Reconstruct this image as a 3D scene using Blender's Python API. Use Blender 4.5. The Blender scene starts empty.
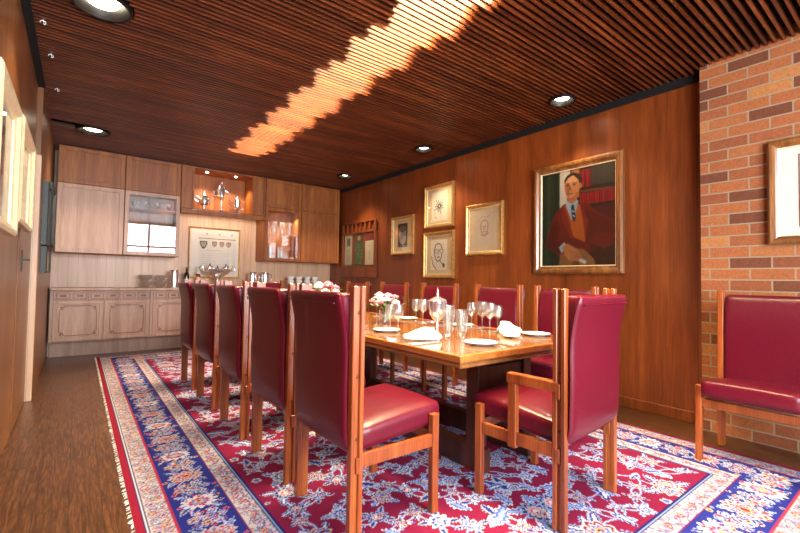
import bpy, bmesh, math, random
import numpy as np
from mathutils import Vector, Matrix
random.seed(7); rng = np.random.RandomState(11)
S = bpy.context.scene; COL = S.collection
PI = math.pi
# ------------------------------------------------------------------ camera
def cam_setup(yaw, pit, rol, fpx, H):
    cy, sy, cp, sp = math.cos(yaw), math.sin(yaw), math.cos(pit), math.sin(pit)
    f = Vector((sy*cp, cy*cp, sp)); r = Vector((cy, -sy, 0)); u = r.cross(f)
    r2 = r*math.cos(rol)+u*math.sin(rol); u2 = -r*math.sin(rol)+u*math.cos(rol)
    cd = bpy.data.cameras.new('camera'); co = bpy.data.objects.new('camera', cd); COL.objects.link(co)
    cd.sensor_width = 36; cd.lens = fpx/800*36; cd.clip_start = .05; cd.clip_end = 100
    M = Matrix((r2, u2, -f)).transposed().to_4x4(); M.translation = Vector((0, 0, H))
    co.matrix_world = M; S.camera = co
cam_setup(.656027, .0328989, .0155576, 418.28, 1.12)
# ------------------------------------------------------------------ light
w = bpy.data.worlds.new('world'); S.world = w; w.use_nodes = True
w.node_tree.nodes['Background'].inputs[0].default_value = (.80, .88, 1, 1)
w.node_tree.nodes['Background'].inputs[1].default_value = 1.6
def area(name, loc, rot, sx, sy, power, col, spread=180):
    d = bpy.data.lights.new(name, 'AREA'); d.shape = 'RECTANGLE'; d.size = sx; d.size_y = sy; d.energy = power; d.color = col; d.spread = math.radians(spread)
    o = bpy.data.objects.new(name, d); o.location = loc; o.rotation_euler = rot; COL.objects.link(o); return o
def spot(name, loc, power, ang, col=(1, .83, .62), blend=.6, rad=.03, rot=(0, 0, 0)):
    d = bpy.data.lights.new(name, 'SPOT'); d.energy = power; d.spot_size = math.radians(ang); d.spot_blend = blend
    d.color = col; d.shadow_soft_size = rad
    o = bpy.data.objects.new(name, d); o.location = loc; o.rotation_euler = rot; COL.objects.link(o); return o
area('window_daylight', (1.25, -1.75, 1.68), (PI/2, 0, 0), 2.9, 2.4, 430, (.89, .945, 1))
S.view_settings.view_transform = 'Standard'; S.view_settings.look = 'None'
S.view_settings.gamma = 1; S.view_settings.use_curve_mapping = False
S.view_settings.exposure = 0.38

# ------------------------------------------------------------------ materials
def lin(c):
    return tuple(((v/255)/12.92 if v/255 <= .04045 else ((v/255+.055)/1.055)**2.4) for v in c)+(1,)
def newmat(name):
    m = bpy.data.materials.new(name); m.use_nodes = True
    return m, m.node_tree, m.node_tree.nodes['Principled BSDF']
def plain(name, col, rough=.5, metal=0, coat=0, trans=0, ior=1.45, vary=.06, nscale=20, bump=0, emis=None, es=0):
    m, t, b = newmat(name); N = t.nodes; L = t.links
    tc = N.new('ShaderNodeTexCoord'); no = N.new('ShaderNodeTexNoise'); no.inputs['Scale'].default_value = nscale
    L.new(tc.outputs['Object'], no.inputs['Vector'])
    r = N.new('ShaderNodeValToRGB'); c = lin(col)
    r.color_ramp.elements[0].color = tuple(max(0, v*(1-vary*2)) for v in c[:3])+(1,)
    r.color_ramp.elements[1].color = tuple(min(1, v*(1+vary*2)) for v in c[:3])+(1,)
    r.color_ramp.elements[0].position = .3; r.color_ramp.elements[1].position = .7
    L.new(no.outputs['Fac'], r.inputs['Fac']); L.new(r.outputs['Color'], b.inputs['Base Color'])
    b.inputs['Roughness'].default_value = rough; b.inputs['Metallic'].default_value = metal
    b.inputs['Coat Weight'].default_value = coat; b.inputs['Coat Roughness'].default_value = .12
    b.inputs['Transmission Weight'].default_value = trans; b.inputs['IOR'].default_value = ior
    if bump:
        bp = N.new('ShaderNodeBump'); bp.inputs['Strength'].default_value = bump; bp.inputs['Distance'].default_value = .002
        L.new(no.outputs['Fac'], bp.inputs['Height']); L.new(bp.outputs['Normal'], b.inputs['Normal'])
    if emis:
        b.inputs['Emission Color'].default_value = emis; b.inputs['Emission Strength'].default_value = es
    return m
def wood(name, dark, mid, light, axis='Z', freq=9, rough=.35, coat=.3, coatr=.18, seam=0, seamax='X', seamw=.004, stretch=.06, tone=.15):
    m, t, b = newmat(name); N = t.nodes; L = t.links
    tc = N.new('ShaderNodeTexCoord'); mp = N.new('ShaderNodeMapping')
    sc = [freq, freq, freq]; sc['XYZ'.index(axis)] = freq*stretch; mp.inputs['Scale'].default_value = sc
    L.new(tc.outputs['Object'], mp.inputs['Vector'])
    n1 = N.new('ShaderNodeTexNoise'); n1.inputs['Scale'].default_value = 1; n1.inputs['Detail'].default_value = 3; n1.inputs['Distortion'].default_value = .6
    n2 = N.new('ShaderNodeTexNoise'); n2.inputs['Scale'].default_value = 9; n2.inputs['Detail'].default_value = 4
    L.new(mp.outputs[0], n1.inputs['Vector']); L.new(mp.outputs[0], n2.inputs['Vector'])
    mx = N.new('ShaderNodeMath'); mx.operation = 'MULTIPLY_ADD'; mx.inputs[1].default_value = .38; L.new(n2.outputs['Fac'], mx.inputs[0])
    m2 = N.new('ShaderNodeMath'); m2.operation = 'MULTIPLY'; m2.inputs[1].default_value = .62; L.new(n1.outputs['Fac'], m2.inputs[0]); L.new(m2.outputs[0], mx.inputs[2])
    r = N.new('ShaderNodeValToRGB'); e = r.color_ramp.elements
    e[0].color = lin(dark); e[0].position = .34; e[1].color = lin(light); e[1].position = .66
    k = e.new(.5); k.color = lin(mid)
    L.new(mx.outputs[0], r.inputs['Fac']); out = r.outputs['Color']
    if seam:
        sp = N.new('ShaderNodeSeparateXYZ'); L.new(tc.outputs['Object'], sp.inputs[0])
        fl = N.new('ShaderNodeMath'); fl.operation = 'DIVIDE'; fl.inputs[1].default_value = seam; L.new(sp.outputs['XYZ'.index(seamax)], fl.inputs[0])
        fr = N.new('ShaderNodeMath'); fr.operation = 'FRACT'; L.new(fl.outputs[0], fr.inputs[0])
        lt = N.new('ShaderNodeMath'); lt.operation = 'LESS_THAN'; lt.inputs[1].default_value = seamw/seam; L.new(fr.outputs[0], lt.inputs[0])
        mi = N.new('ShaderNodeMix'); mi.data_type = 'RGBA'; L.new(lt.outputs[0], mi.inputs[0]); L.new(out, mi.inputs[6])
        mi.inputs[7].default_value = tuple(v*.3 for v in lin(dark)[:3])+(1,); out = mi.outputs[2]
        # each board its own tone
        ff = N.new('ShaderNodeMath'); ff.operation = 'FLOOR'; L.new(fl.outputs[0], ff.inputs[0])
        wn = N.new('ShaderNodeTexWhiteNoise'); wn.noise_dimensions = '1D'; L.new(ff.outputs[0], wn.inputs['W'])
        mr = N.new('ShaderNodeMapRange'); mr.inputs[3].default_value = 1-tone; mr.inputs[4].default_value = 1+tone; L.new(wn.outputs['Value'], mr.inputs[0])
        hs = N.new('ShaderNodeHueSaturation'); L.new(mr.outputs[0], hs.inputs['Value']); L.new(out, hs.inputs['Color']); out = hs.outputs[0]
    L.new(out, b.inputs['Base Color'])
    b.inputs['Roughness'].default_value = rough; b.inputs['Coat Weight'].default_value = coat; b.inputs['Coat Roughness'].default_value = coatr
    bp = N.new('ShaderNodeBump'); bp.inputs['Strength'].default_value = .08; bp.inputs['Distance'].default_value = .002
    L.new(mx.outputs[0], bp.inputs['Height']); L.new(bp.outputs['Normal'], b.inputs['Normal'])
    return m
def floor_mat():
    m, t, b = newmat('oak_floor'); N = t.nodes; L = t.links
    tc = N.new('ShaderNodeTexCoord'); sp = N.new('ShaderNodeSeparateXYZ'); L.new(tc.outputs['Object'], sp.inputs[0])
    cb = N.new('ShaderNodeCombineXYZ'); L.new(sp.outputs['Y'], cb.inputs['X']); L.new(sp.outputs['X'], cb.inputs['Y'])
    br = N.new('ShaderNodeTexBrick'); L.new(cb.outputs[0], br.inputs['Vector']); br.inputs['Scale'].default_value = 1
    br.inputs['Brick Width'].default_value = 1.3; br.inputs['Row Height'].default_value = .13; br.inputs['Mortar Size'].default_value = .0015
    br.inputs['Color1'].default_value = (0, 0, 0, 1); br.inputs['Color2'].default_value = (1, 1, 1, 1); br.inputs['Mortar'].default_value = (.5, .5, .5, 1)
    # offset grain per plank
    add = N.new('ShaderNodeVectorMath'); add.operation = 'MULTIPLY_ADD'; add.inputs[1].default_value = (3, 7, 5)
    L.new(br.outputs['Color'], add.inputs[0]); L.new(tc.outputs['Object'], add.inputs[2])
    mp = N.new('ShaderNodeMapping'); mp.inputs['Scale'].default_value = (12, .8, 1); L.new(add.outputs[0], mp.inputs['Vector'])
    n1 = N.new('ShaderNodeTexNoise'); n1.inputs['Scale'].default_value = .9; n1.inputs['Detail'].default_value = 1.5; L.new(mp.outputs[0], n1.inputs['Vector'])
    mu = N.new('ShaderNodeMath'); mu.operation = 'MULTIPLY'; mu.inputs[1].default_value = 80; L.new(n1.outputs['Fac'], mu.inputs[0])
    sn = N.new('ShaderNodeMath'); sn.operation = 'SINE'; L.new(mu.outputs[0], sn.inputs[0])
    n2 = N.new('ShaderNodeTexNoise'); n2.inputs['Scale'].default_value = 14; n2.inputs['Detail'].default_value = 4; L.new(mp.outputs[0], n2.inputs['Vector'])
    ad = N.new('ShaderNodeMath'); ad.operation = 'MULTIPLY_ADD'; ad.inputs[1].default_value = .08; L.new(sn.outputs[0], ad.inputs[0]); L.new(n2.outputs['Fac'], ad.inputs[2])
    r = N.new('ShaderNodeValToRGB'); e = r.color_ramp.elements
    e[0].position = .32; e[0].color = lin((54, 28, 12)); e[1].position = .68; e[1].color = lin((102, 62, 34)); k = e.new(.5); k.color = lin((74, 42, 22))
    L.new(ad.outputs[0], r.inputs['Fac'])
    mi = N.new('ShaderNodeMix'); mi.data_type = 'RGBA'; L.new(br.outputs['Fac'], mi.inputs[0]); L.new(r.outputs[0], mi.inputs[6]); mi.inputs[7].default_value = lin((28, 14, 6))
    L.new(mi.outputs[2], b.inputs['Base Color']); b.inputs['Roughness'].default_value = .36; b.inputs['Coat Weight'].default_value = .25; b.inputs['Coat Roughness'].default_value = .25
    return m
def brick_mat():
    m, t, b = newmat('brickwork'); N = t.nodes; L = t.links
    tc = N.new('ShaderNodeTexCoord'); sp = N.new('ShaderNodeSeparateXYZ'); L.new(tc.outputs['Object'], sp.inputs[0])
    cb = N.new('ShaderNodeCombineXYZ'); L.new(sp.outputs['Y'], cb.inputs['X']); L.new(sp.outputs['Z'], cb.inputs['Y'])
    br = N.new('ShaderNodeTexBrick'); L.new(cb.outputs[0], br.inputs['Vector']); br.inputs['Scale'].default_value = 1
    br.inputs['Brick Width'].default_value = .245; br.inputs['Row Height'].default_value = .083; br.inputs['Mortar Size'].default_value = .0055; br.inputs['Mortar Smooth'].default_value = .15
    br.inputs['Color1'].default_value = (0, 0, 0, 1); br.inputs['Color2'].default_value = (1, 1, 1, 1); br.inputs['Mortar'].default_value = (.5, .5, .5, 1)
    r = N.new('ShaderNodeValToRGB'); e = r.color_ramp.elements; r.color_ramp.interpolation = 'LINEAR'
    e[0].position = 0; e[0].color = lin((102, 54, 28)); e[1].position = 1; e[1].color = lin((172, 110, 58))
    for p, c in ((.12, (106, 54, 30)), (.24, (134, 72, 38)), (.6, (158, 90, 46)), (.8, (144, 78, 42))): k = e.new(p); k.color = lin(c)
    L.new(br.outputs['Color'], r.inputs['Fac'])
    no = N.new('ShaderNodeTexNoise'); no.inputs['Scale'].default_value = 70; no.inputs['Detail'].default_value = 5; L.new(tc.outputs['Object'], no.inputs['Vector'])
    mr = N.new('ShaderNodeMapRange'); mr.inputs[1].default_value = .3; mr.inputs[2].default_value = .7; mr.inputs[3].default_value = .78; mr.inputs[4].default_value = 1.16; L.new(no.outputs['Fac'], mr.inputs[0])
    hs = N.new('ShaderNodeHueSaturation'); L.new(mr.outputs[0], hs.inputs['Value']); L.new(r.outputs[0], hs.inputs['Color'])
    mi = N.new('ShaderNodeMix'); mi.data_type = 'RGBA'; L.new(br.outputs['Fac'], mi.inputs[0]); L.new(hs.outputs[0], mi.inputs[6]); mi.inputs[7].default_value = lin((146, 124, 98))
    L.new(mi.outputs[2], b.inputs['Base Color']); b.inputs['Roughness'].default_value = .85
    iv = N.new('ShaderNodeMath'); iv.operation = 'MULTIPLY_ADD'; iv.inputs[1].default_value = -1; L.new(br.outputs['Fac'], iv.inputs[0])
    sc = N.new('ShaderNodeMath'); sc.operation = 'MULTIPLY'; sc.inputs[1].default_value = .35; L.new(no.outputs['Fac'], sc.inputs[0]); L.new(sc.outputs[0], iv.inputs[2])
    bp = N.new('ShaderNodeBump'); bp.inputs['Distance'].default_value = .006; bp.inputs['Strength'].default_value = .7; L.new(iv.outputs[0], bp.inputs['Height']); L.new(bp.outputs['Normal'], b.inputs['Normal'])
    return m
def attr_mat(name, rough=.9, coat=0, nscale=400, amt=.1, coatr=.1, spec=.5):
    m, t, b = newmat(name); N = t.nodes; L = t.links
    a = N.new('ShaderNodeVertexColor'); a.layer_name = 'Col'
    tc = N.new('ShaderNodeTexCoord'); no = N.new('ShaderNodeTexNoise'); no.inputs['Scale'].default_value = nscale; L.new(tc.outputs['Object'], no.inputs['Vector'])
    mr = N.new('ShaderNodeMapRange'); mr.inputs[3].default_value = 1-amt; mr.inputs[4].default_value = 1+amt; L.new(no.outputs['Fac'], mr.inputs[0])
    hs = N.new('ShaderNodeHueSaturation'); L.new(mr.outputs[0], hs.inputs['Value']); L.new(a.outputs['Color'], hs.inputs['Color'])
    L.new(hs.outputs[0], b.inputs['Base Color']); b.inputs['Roughness'].default_value = rough; b.inputs['Coat Weight'].default_value = coat; b.inputs['Coat Roughness'].default_value = coatr
    b.inputs['Specular IOR Level'].default_value = spec
    return m
def pane_mat():
    m, t, b = newmat('clear_pane'); N = t.nodes; L = t.links
    tr = N.new('ShaderNodeBsdfTransparent'); gl = N.new('ShaderNodeBsdfGlossy'); gl.inputs['Roughness'].default_value = .01
    lw = N.new('ShaderNodeLayerWeight'); lw.inputs['Blend'].default_value = .5
    pw = N.new('ShaderNodeMath'); pw.operation = 'POWER'; pw.inputs[1].default_value = 4; L.new(lw.outputs['Facing'], pw.inputs[0])
    fr = N.new('ShaderNodeMath'); fr.operation = 'MULTIPLY_ADD'; fr.inputs[1].default_value = .6; fr.inputs[2].default_value = .08; L.new(pw.outputs[0], fr.inputs[0])
    mi = N.new('ShaderNodeMixShader')
    L.new(fr.outputs[0], mi.inputs[0]); L.new(tr.outputs[0], mi.inputs[1]); L.new(gl.outputs[0], mi.inputs[2]); L.new(mi.outputs[0], N['Material Output'].inputs['Surface'])
    return m
def emit(name, col, s):
    m, t, b = newmat(name); b.inputs['Base Color'].default_value = (0, 0, 0, 1); b.inputs['Emission Color'].default_value = col; b.inputs['Emission Strength'].default_value = s
    return m
def crystal_mat(name='crystal', tl=.08):
    m, t, b = newmat(name); N = t.nodes; L = t.links
    tr = N.new('ShaderNodeBsdfTransparent'); tr.inputs[0].default_value = (.98, .985, .99, 1)
    gl = N.new('ShaderNodeBsdfGlossy'); gl.inputs['Roughness'].default_value = .03
    df = N.new('ShaderNodeBsdfTranslucent'); df.inputs[0].default_value = (.9, .93, .95, 1)
    no = N.new('ShaderNodeTexNoise'); no.inputs['Scale'].default_value = 60; bp = N.new('ShaderNodeBump'); bp.inputs['Strength'].default_value = .25; bp.inputs['Distance'].default_value = .004
    L.new(no.outputs['Fac'], bp.inputs['Height']); L.new(bp.outputs['Normal'], gl.inputs['Normal'])
    lw = N.new('ShaderNodeLayerWeight'); lw.inputs['Blend'].default_value = .5
    pw = N.new('ShaderNodeMath'); pw.operation = 'POWER'; pw.inputs[1].default_value = 2.2; L.new(lw.outputs['Facing'], pw.inputs[0])
    ma = N.new('ShaderNodeMath'); ma.operation = 'MULTIPLY_ADD'; ma.inputs[1].default_value = .75; ma.inputs[2].default_value = .13; L.new(pw.outputs[0], ma.inputs[0])
    m1 = N.new('ShaderNodeMixShader'); m1.inputs[0].default_value = tl; L.new(tr.outputs[0], m1.inputs[1]); L.new(df.outputs[0], m1.inputs[2])
    mi = N.new('ShaderNodeMixShader'); L.new(ma.outputs[0], mi.inputs[0]); L.new(m1.outputs[0], mi.inputs[1]); L.new(gl.outputs[0], mi.inputs[2]); L.new(mi.outputs[0], N['Material Output'].inputs['Surface'])
    return m
MT = dict(
 wallR=wood('cherry_panelling', (92, 40, 10), (120, 55, 16), (144, 72, 26), 'Z', 7, .4, .15, .3, seam=1.22, seamax='Y', seamw=.003),
 wallL=wood('walnut_panelling', (100, 58, 26), (122, 74, 36), (140, 90, 48), 'Z', 8, .36, .25, .25, seam=1.1, seamax='Y', seamw=.003),
 wallB=wood('pale_boarding', (204, 160, 124), (218, 178, 142), (228, 192, 158), 'Z', 9, .42, .2, .3, seam=.11, seamax='X', seamw=.002, tone=.04),
 cabU=wood('oak_cabinet', (112, 54, 10), (142, 76, 20), (166, 100, 36), 'Z', 10, .5, .08, .35),
 cabL=wood('pale_oak_cabinet', (160, 118, 92), (180, 138, 112), (196, 158, 132), 'Z', 10, .45, .15, .3),  # paler oak; on the left wall-cabinet doors it paints in the sheen
 chair=wood('chair_teak', (104, 44, 14), (134, 62, 22), (162, 86, 36), 'Z', 14, .34, .3, .2),
 table=wood('table_rosewood', (106, 62, 30), (130, 82, 44), (152, 102, 60), 'Y', 8, .2, .6, .06),
 tableedge=wood('table_edge', (132, 66, 24), (164, 92, 40), (190, 118, 58), 'Y', 10, .3, .4, .15),
 tabledark=wood('table_base', (44, 18, 8), (62, 26, 12), (80, 36, 16), 'Z', 10, .35, .3, .2),
 slat=wood('ceiling_slat', (58, 23, 10), (90, 40, 17), (130, 64, 28), 'X', 12, .38, .2, .25),
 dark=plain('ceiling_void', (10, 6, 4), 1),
 white=plain('trough_paint', (235, 215, 180), .7),
 floor=floor_mat(), brick=brick_mat(),
 leather=plain('burgundy_leather', (86, 9, 28), .36, coat=.18, nscale=60, vary=.05, bump=.12),
 gold=plain('gilt', (206, 160, 92), .32, metal=.75, nscale=30, vary=.1),
 goldpale=plain('pale_gilt', (240, 218, 174), .3, metal=.2, nscale=30, vary=.05),
 bronzeframe=wood('frame_walnut', (84, 44, 18), (118, 70, 30), (150, 98, 48), 'Z', 20, .3, .4, .15),
 silver=plain('silver', (240, 240, 242), .15, metal=.88, nscale=10, vary=.03),
 steel=plain('grey_metal', (72, 74, 72), .5, metal=.3, nscale=10, vary=.04),
 glass=crystal_mat(), cutglass=crystal_mat('cut_crystal', .16),
 china=plain('white_china', (240, 240, 238), .18, coat=.4, vary=.01),
 linen=plain('white_linen', (236, 238, 242), .85, vary=.02, nscale=80, bump=.2),
 mat=plain('ivory_matboard', (206, 180, 134), .8, vary=.02),
 matwhite=plain('white_matboard', (226, 220, 206), .8, vary=.02),
 black=plain('black_baffle', (18, 16, 15), .45), screw=plain('dark_brass', (90, 60, 30), .4, metal=.8),
 green=plain('leaf_green', (62, 110, 54), .5, vary=.2), pink=plain('pink_petal', (232, 120, 140), .6, vary=.15, nscale=60), whitep=plain('white_petal', (244, 238, 236), .6, vary=.04),
 bottle=plain('dark_bottle_glass', (18, 22, 14), .08, coat=1), label=plain('paper_label', (232, 222, 206), .7),
 plate=plain('switch_plate', (226, 220, 208), .4), fringe=plain('cotton_fringe', (214, 206, 196), .95),
 pane=pane_mat(), lamp=emit('lamp_glow', (1, .86, .62, 1), 14), lampsmall=emit('small_lamp_glow', (1, .86, .6, 1), 20),
 paint=attr_mat('painted_canvas', .35, .15, 120, .06, .25), rug=attr_mat('rug_pile', .95, 0, 500, .16, spec=.15), paper=attr_mat('printed_paper', .8, 0, 100, .02),
 wframe=plain('window_paint', (225, 222, 214), .5), red=plain('red_trim', (150, 30, 30), .5),
)
MT['leather'].node_tree.nodes['Principled BSDF'].inputs['Specular IOR Level'].default_value = .32
# ------------------------------------------------------------------ object helpers
class B:
    def __init__(s): s.bm = bmesh.new()
    def box(s, x0, x1, y0, y1, z0, z1, bev=0, seg=1, mat=None):
        bm = bmesh.new(); r = bmesh.ops.create_cube(bm, size=1)
        for v in bm.verts: v.co = Vector(((x0+x1)/2+v.co.x*(x1-x0), (y0+y1)/2+v.co.y*(y1-y0), (z0+z1)/2+v.co.z*(z1-z0)))
        if bev: bmesh.ops.bevel(bm, geom=bm.edges[:], offset=bev, segments=seg, affect='EDGES', profile=.5)
        return s.merge(bm, mat)
    def merge(s, bm, mat=None):
        if mat is not None: bmesh.ops.transform(bm, matrix=mat, verts=bm.verts)
        me = bpy.data.meshes.new('t'); bm.to_mesh(me); s.bm.from_mesh(me); bpy.data.meshes.remove(me); bm.free(); return s
    def lathe(s, prof, c=(0, 0, 0), n=24, mat=None):
        bm = bmesh.new(); rings = []
        for r, z in prof:
            if r < 1e-5: rings.append([bm.verts.new((c[0], c[1], c[2]+z))])
            else: rings.append([bm.verts.new((c[0]+r*math.cos(2*PI*k/n), c[1]+r*math.sin(2*PI*k/n), c[2]+z)) for k in range(n)])
        for a, b in zip(rings, rings[1:]):
            for k in range(n):
                k2 = (k+1) % n
                if len(a) == 1 and len(b) == 1: continue
                if len(a) == 1: bm.faces.new((a[0], b[k], b[k2]))
                elif len(b) == 1: bm.faces.new((a[k], a[k2], b[0]))
                else: bm.faces.new((a[k], a[k2], b[k2], b[k]))
        bmesh.ops.recalc_face_normals(bm, faces=bm.faces)
        return s.merge(bm, mat)
    def tube(s, pts, r, n=8, mat=None):
        bm = bmesh.new(); rings = []; P = [Vector(p) for p in pts]; up = Vector((.13, .31, .94))
        for i, p in enumerate(P):
            d = (P[min(i+1, len(P)-1)]-P[max(i-1, 0)]).normalized(); a = d.cross(up)
            if a.length < .05: a = d.cross(Vector((1, 0, 0)))
            a.normalize(); b = d.cross(a); rr = r[i] if isinstance(r, (list, tuple)) else r
            rings.append([bm.verts.new(p+a*rr*math.cos(2*PI*k/n)+b*rr*math.sin(2*PI*k/n)) for k in range(n)])
        for a, b in zip(rings, rings[1:]):
            for k in range(n): bm.faces.new((a[k], a[(k+1) % n], b[(k+1) % n], b[k]))
        bm.faces.new(rings[0][::-1]); bm.faces.new(rings[-1]); bmesh.ops.recalc_face_normals(bm, faces=bm.faces)
        return s.merge(bm, mat)
    def rbox(s, c, half, r, n=10, f=None, mat=None):
        bm = bmesh.new(); bmesh.ops.create_cube(bm, size=2); bmesh.ops.subdivide_edges(bm, edges=bm.edges[:], cuts=n, use_grid_fill=True)
        for v in bm.verts:
            q = [0, 0, 0]
            for i in range(3):
                # concentrate samples near the edges
                t_ = v.co[i]; t_ = math.sin(t_*PI/2) if abs(t_) < 1 else t_
                q[i] = t_*half[i]
            inn = [max(-(half[i]-r), min(half[i]-r, q[i])) for i in range(3)]
            d = Vector([q[i]-inn[i] for i in range(3)])
            if d.length > 1e-9: d = d.normalized()*r
            p = Vector(inn)+d
            if f: p = f(p)
            v.co = p+Vector(c)
        return s.merge(bm, mat)
    def prism(s, pts, z0, z1, mat=None):
        bm = bmesh.new(); a = [bm.verts.new((x, y, z0)) for x, y in pts]; b = [bm.verts.new((x, y, z1)) for x, y in pts]
        bm.faces.new(a[::-1]); bm.faces.new(b)
        for k in range(len(pts)): k2 = (k+1) % len(pts); bm.faces.new((a[k], a[k2], b[k2], b[k]))
        bmesh.ops.recalc_face_normals(bm, faces=bm.faces); return s.merge(bm, mat)
    def sphere(s, c, r, sc=(1, 1, 1), n=12):
        bm = bmesh.new(); bmesh.ops.create_uvsphere(bm, u_segments=n, v_segments=max(6, n*2//3), radius=r)
        for v in bm.verts: v.co = Vector((v.co.x*sc[0]+c[0], v.co.y*sc[1]+c[1], v.co.z*sc[2]+c[2]))
        return s.merge(bm)
    def done(s, name, mat, parent=None, smooth=True, loc=None):
        me = bpy.data.meshes.new(name); s.bm.to_mesh(me); s.bm.free(); me.materials.append(MT[mat] if isinstance(mat, str) else mat)
        o = bpy.data.objects.new(name, me); COL.objects.link(o); o.parent = parent
        if loc: o.location = loc
        if smooth:
            me.shade_smooth()
            try: me.set_sharp_from_angle(angle=math.radians(35))
            except Exception: pass
        return o
def thing(name, label, cat, loc=(0, 0, 0), rz=0, group=None):
    o = bpy.data.objects.new(name, None); COL.objects.link(o); o.empty_display_size = .1
    o.location = loc; o.rotation_euler = (0, 0, rz); return tag(o, label, cat, group)
def tag(o, label, cat, group=None, kind=None):
    o['label'] = label; o['category'] = cat
    if group: o['group'] = group
    if kind: o['kind'] = kind
    return o
def struct(o): o['kind'] = 'structure'; return o
def dup(root, loc, rz=0, label=None, group=None, scale=None):
    r = root.copy(); COL.objects.link(r); r.location = loc; r.rotation_euler = (0, 0, rz)
    if label: r['label'] = label
    if group: r['group'] = group
    if scale: r.scale = scale
    for ch in list(root.children):
        c = ch.copy(); COL.objects.link(c); c.parent = r
        for g in list(ch.children):
            d = g.copy(); COL.objects.link(d); d.parent = c
    return r
def first_or_dup(proto, used, loc, rz, label, group, scale=None):
    if not used:
        used.append(1); proto.location = loc; proto.rotation_euler = (0, 0, rz); proto['label'] = label; proto['group'] = group
        if scale: proto.scale = scale
        return proto
    return dup(proto, loc, rz, label, group, scale)
# painted surfaces: numpy colour field -> vertex colours of a fine grid
class Canvas:
    def __init__(s, W, H, res, bg):
        s.W, s.H, s.res = W, H, res; s.nx, s.ny = int(round(W/res))+1, int(round(H/res))+1
        s.a = np.empty((s.ny, s.nx, 3), np.float32); s.a[:] = lin(bg)[:3]
        s.X, s.Y = np.meshgrid(np.linspace(0, W, s.nx), np.linspace(0, H, s.ny))
    def win(s, x0, x1, y0, y1):
        i0 = max(0, int(x0/s.res)-1); i1 = min(s.nx, int(x1/s.res)+3); j0 = max(0, int(y0/s.res)-1); j1 = min(s.ny, int(y1/s.res)+3)
        return (slice(j0, max(j0, j1)), slice(i0, max(i0, i1)))
    def put(s, sl, m, col): s.a[sl][m] = lin(col)[:3]
    def rect(s, x0, x1, y0, y1, col):
        sl = s.win(x0, x1, y0, y1); X, Y = s.X[sl], s.Y[sl]; s.put(sl, (X >= x0) & (X <= x1) & (Y >= y0) & (Y <= y1), col)
    def ell(s, cx, cy, rx, ry, col, ang=0):
        R = max(rx, ry); sl = s.win(cx-R, cx+R, cy-R, cy+R); X, Y = s.X[sl]-cx, s.Y[sl]-cy; c, k = math.cos(ang), math.sin(ang)
        s.put(sl, ((X*c+Y*k)/rx)**2+((-X*k+Y*c)/ry)**2 <= 1, col)
    def poly(s, pts, col):
        P = np.array(pts); sl = s.win(P[:, 0].min(), P[:, 0].max(), P[:, 1].min(), P[:, 1].max()); X, Y = s.X[sl], s.Y[sl]; m = np.zeros(X.shape, bool)
        for (x1, y1), (x2, y2) in zip(pts, pts[1:]+pts[:1]):
            if y1 == y2: continue
            c = ((y1 > Y) != (y2 > Y)) & (X < (x2-x1)*(Y-y1)/(y2-y1)+x1); m ^= c
        s.put(sl, m, col)
    def line(s, pts, wd, col):
        for (x1, y1), (x2, y2) in zip(pts, pts[1:]):
            sl = s.win(min(x1, x2)-wd, max(x1, x2)+wd, min(y1, y2)-wd, max(y1, y2)+wd); X, Y = s.X[sl], s.Y[sl]
            dx, dy = x2-x1, y2-y1; t_ = np.clip(((X-x1)*dx+(Y-y1)*dy)/(dx*dx+dy*dy+1e-12), 0, 1)
            s.put(sl, (X-x1-t_*dx)**2+(Y-y1-t_*dy)**2 <= wd*wd/4, col)
    def flower(s, cx, cy, R, n, ph, layers, sq=1, ang=0):
        sl = s.win(cx-R*1.3, cx+R*1.3, cy-R*1.3, cy+R*1.3); X, Y = s.X[sl]-cx, s.Y[sl]-cy; c, k = math.cos(ang), math.sin(ang)
        u, v = X*c+Y*k, (-X*k+Y*c)/sq; r = np.hypot(u, v)/R; th = np.arctan2(v, u)
        for q, dep, col in layers:
            s.put(sl, r <= q*(1-dep+dep*np.abs(np.cos(n*(th+ph)/2))), col)
    def leaf(s, cx, cy, L, wd, ang, cols, bend=.25):
        sl = s.win(cx-L, cx+L, cy-L, cy+L); X, Y = s.X[sl]-cx, s.Y[sl]-cy; c, k = math.cos(ang), math.sin(ang)
        u = (X*c+Y*k)/L; v = (-X*k+Y*c); v = v-bend*L*(u*u-.3); h = wd*(1-np.clip(np.abs(u)*2, 0, 1)**1.7)*(1+.25*np.sin(u*38))
        for q, col in cols: s.put(sl, (np.abs(v) <= h*q) & (np.abs(u) <= .5*(.6+.4*q)), col)
    def mesh(s, name, mat, origin, ux, uy, parent=None):
        me = bpy.data.meshes.new(name); n = s.nx*s.ny
        o_, a, b = np.array(origin), np.array(ux), np.array(uy)
        co = o_+s.X.reshape(-1, 1)*a+s.Y.reshape(-1, 1)*b
        me.vertices.add(n); me.vertices.foreach_set('co', co.astype(np.float32).ravel())
        idx = np.arange(n).reshape(s.ny, s.nx); q = np.stack([idx[:-1, :-1], idx[:-1, 1:], idx[1:, 1:], idx[1:, :-1]], -1).reshape(-1, 4)
        me.loops.add(q.size); me.loops.foreach_set('vertex_index', q.astype(np.int32).ravel())
        me.polygons.add(len(q)); me.polygons.foreach_set('loop_start', (np.arange(len(q))*4).astype(np.int32))
        me.update(calc_edges=True)
        at = me.color_attributes.new('Col', 'FLOAT_COLOR', 'POINT'); c = np.ones((n, 4), np.float32); c[:, :3] = s.a.reshape(-1, 3); at.data.foreach_set('color', c.ravel())
        me.materials.append(MT[mat]); ob = bpy.data.objects.new(name, me); COL.objects.link(ob); ob.parent = parent; return ob

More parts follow.
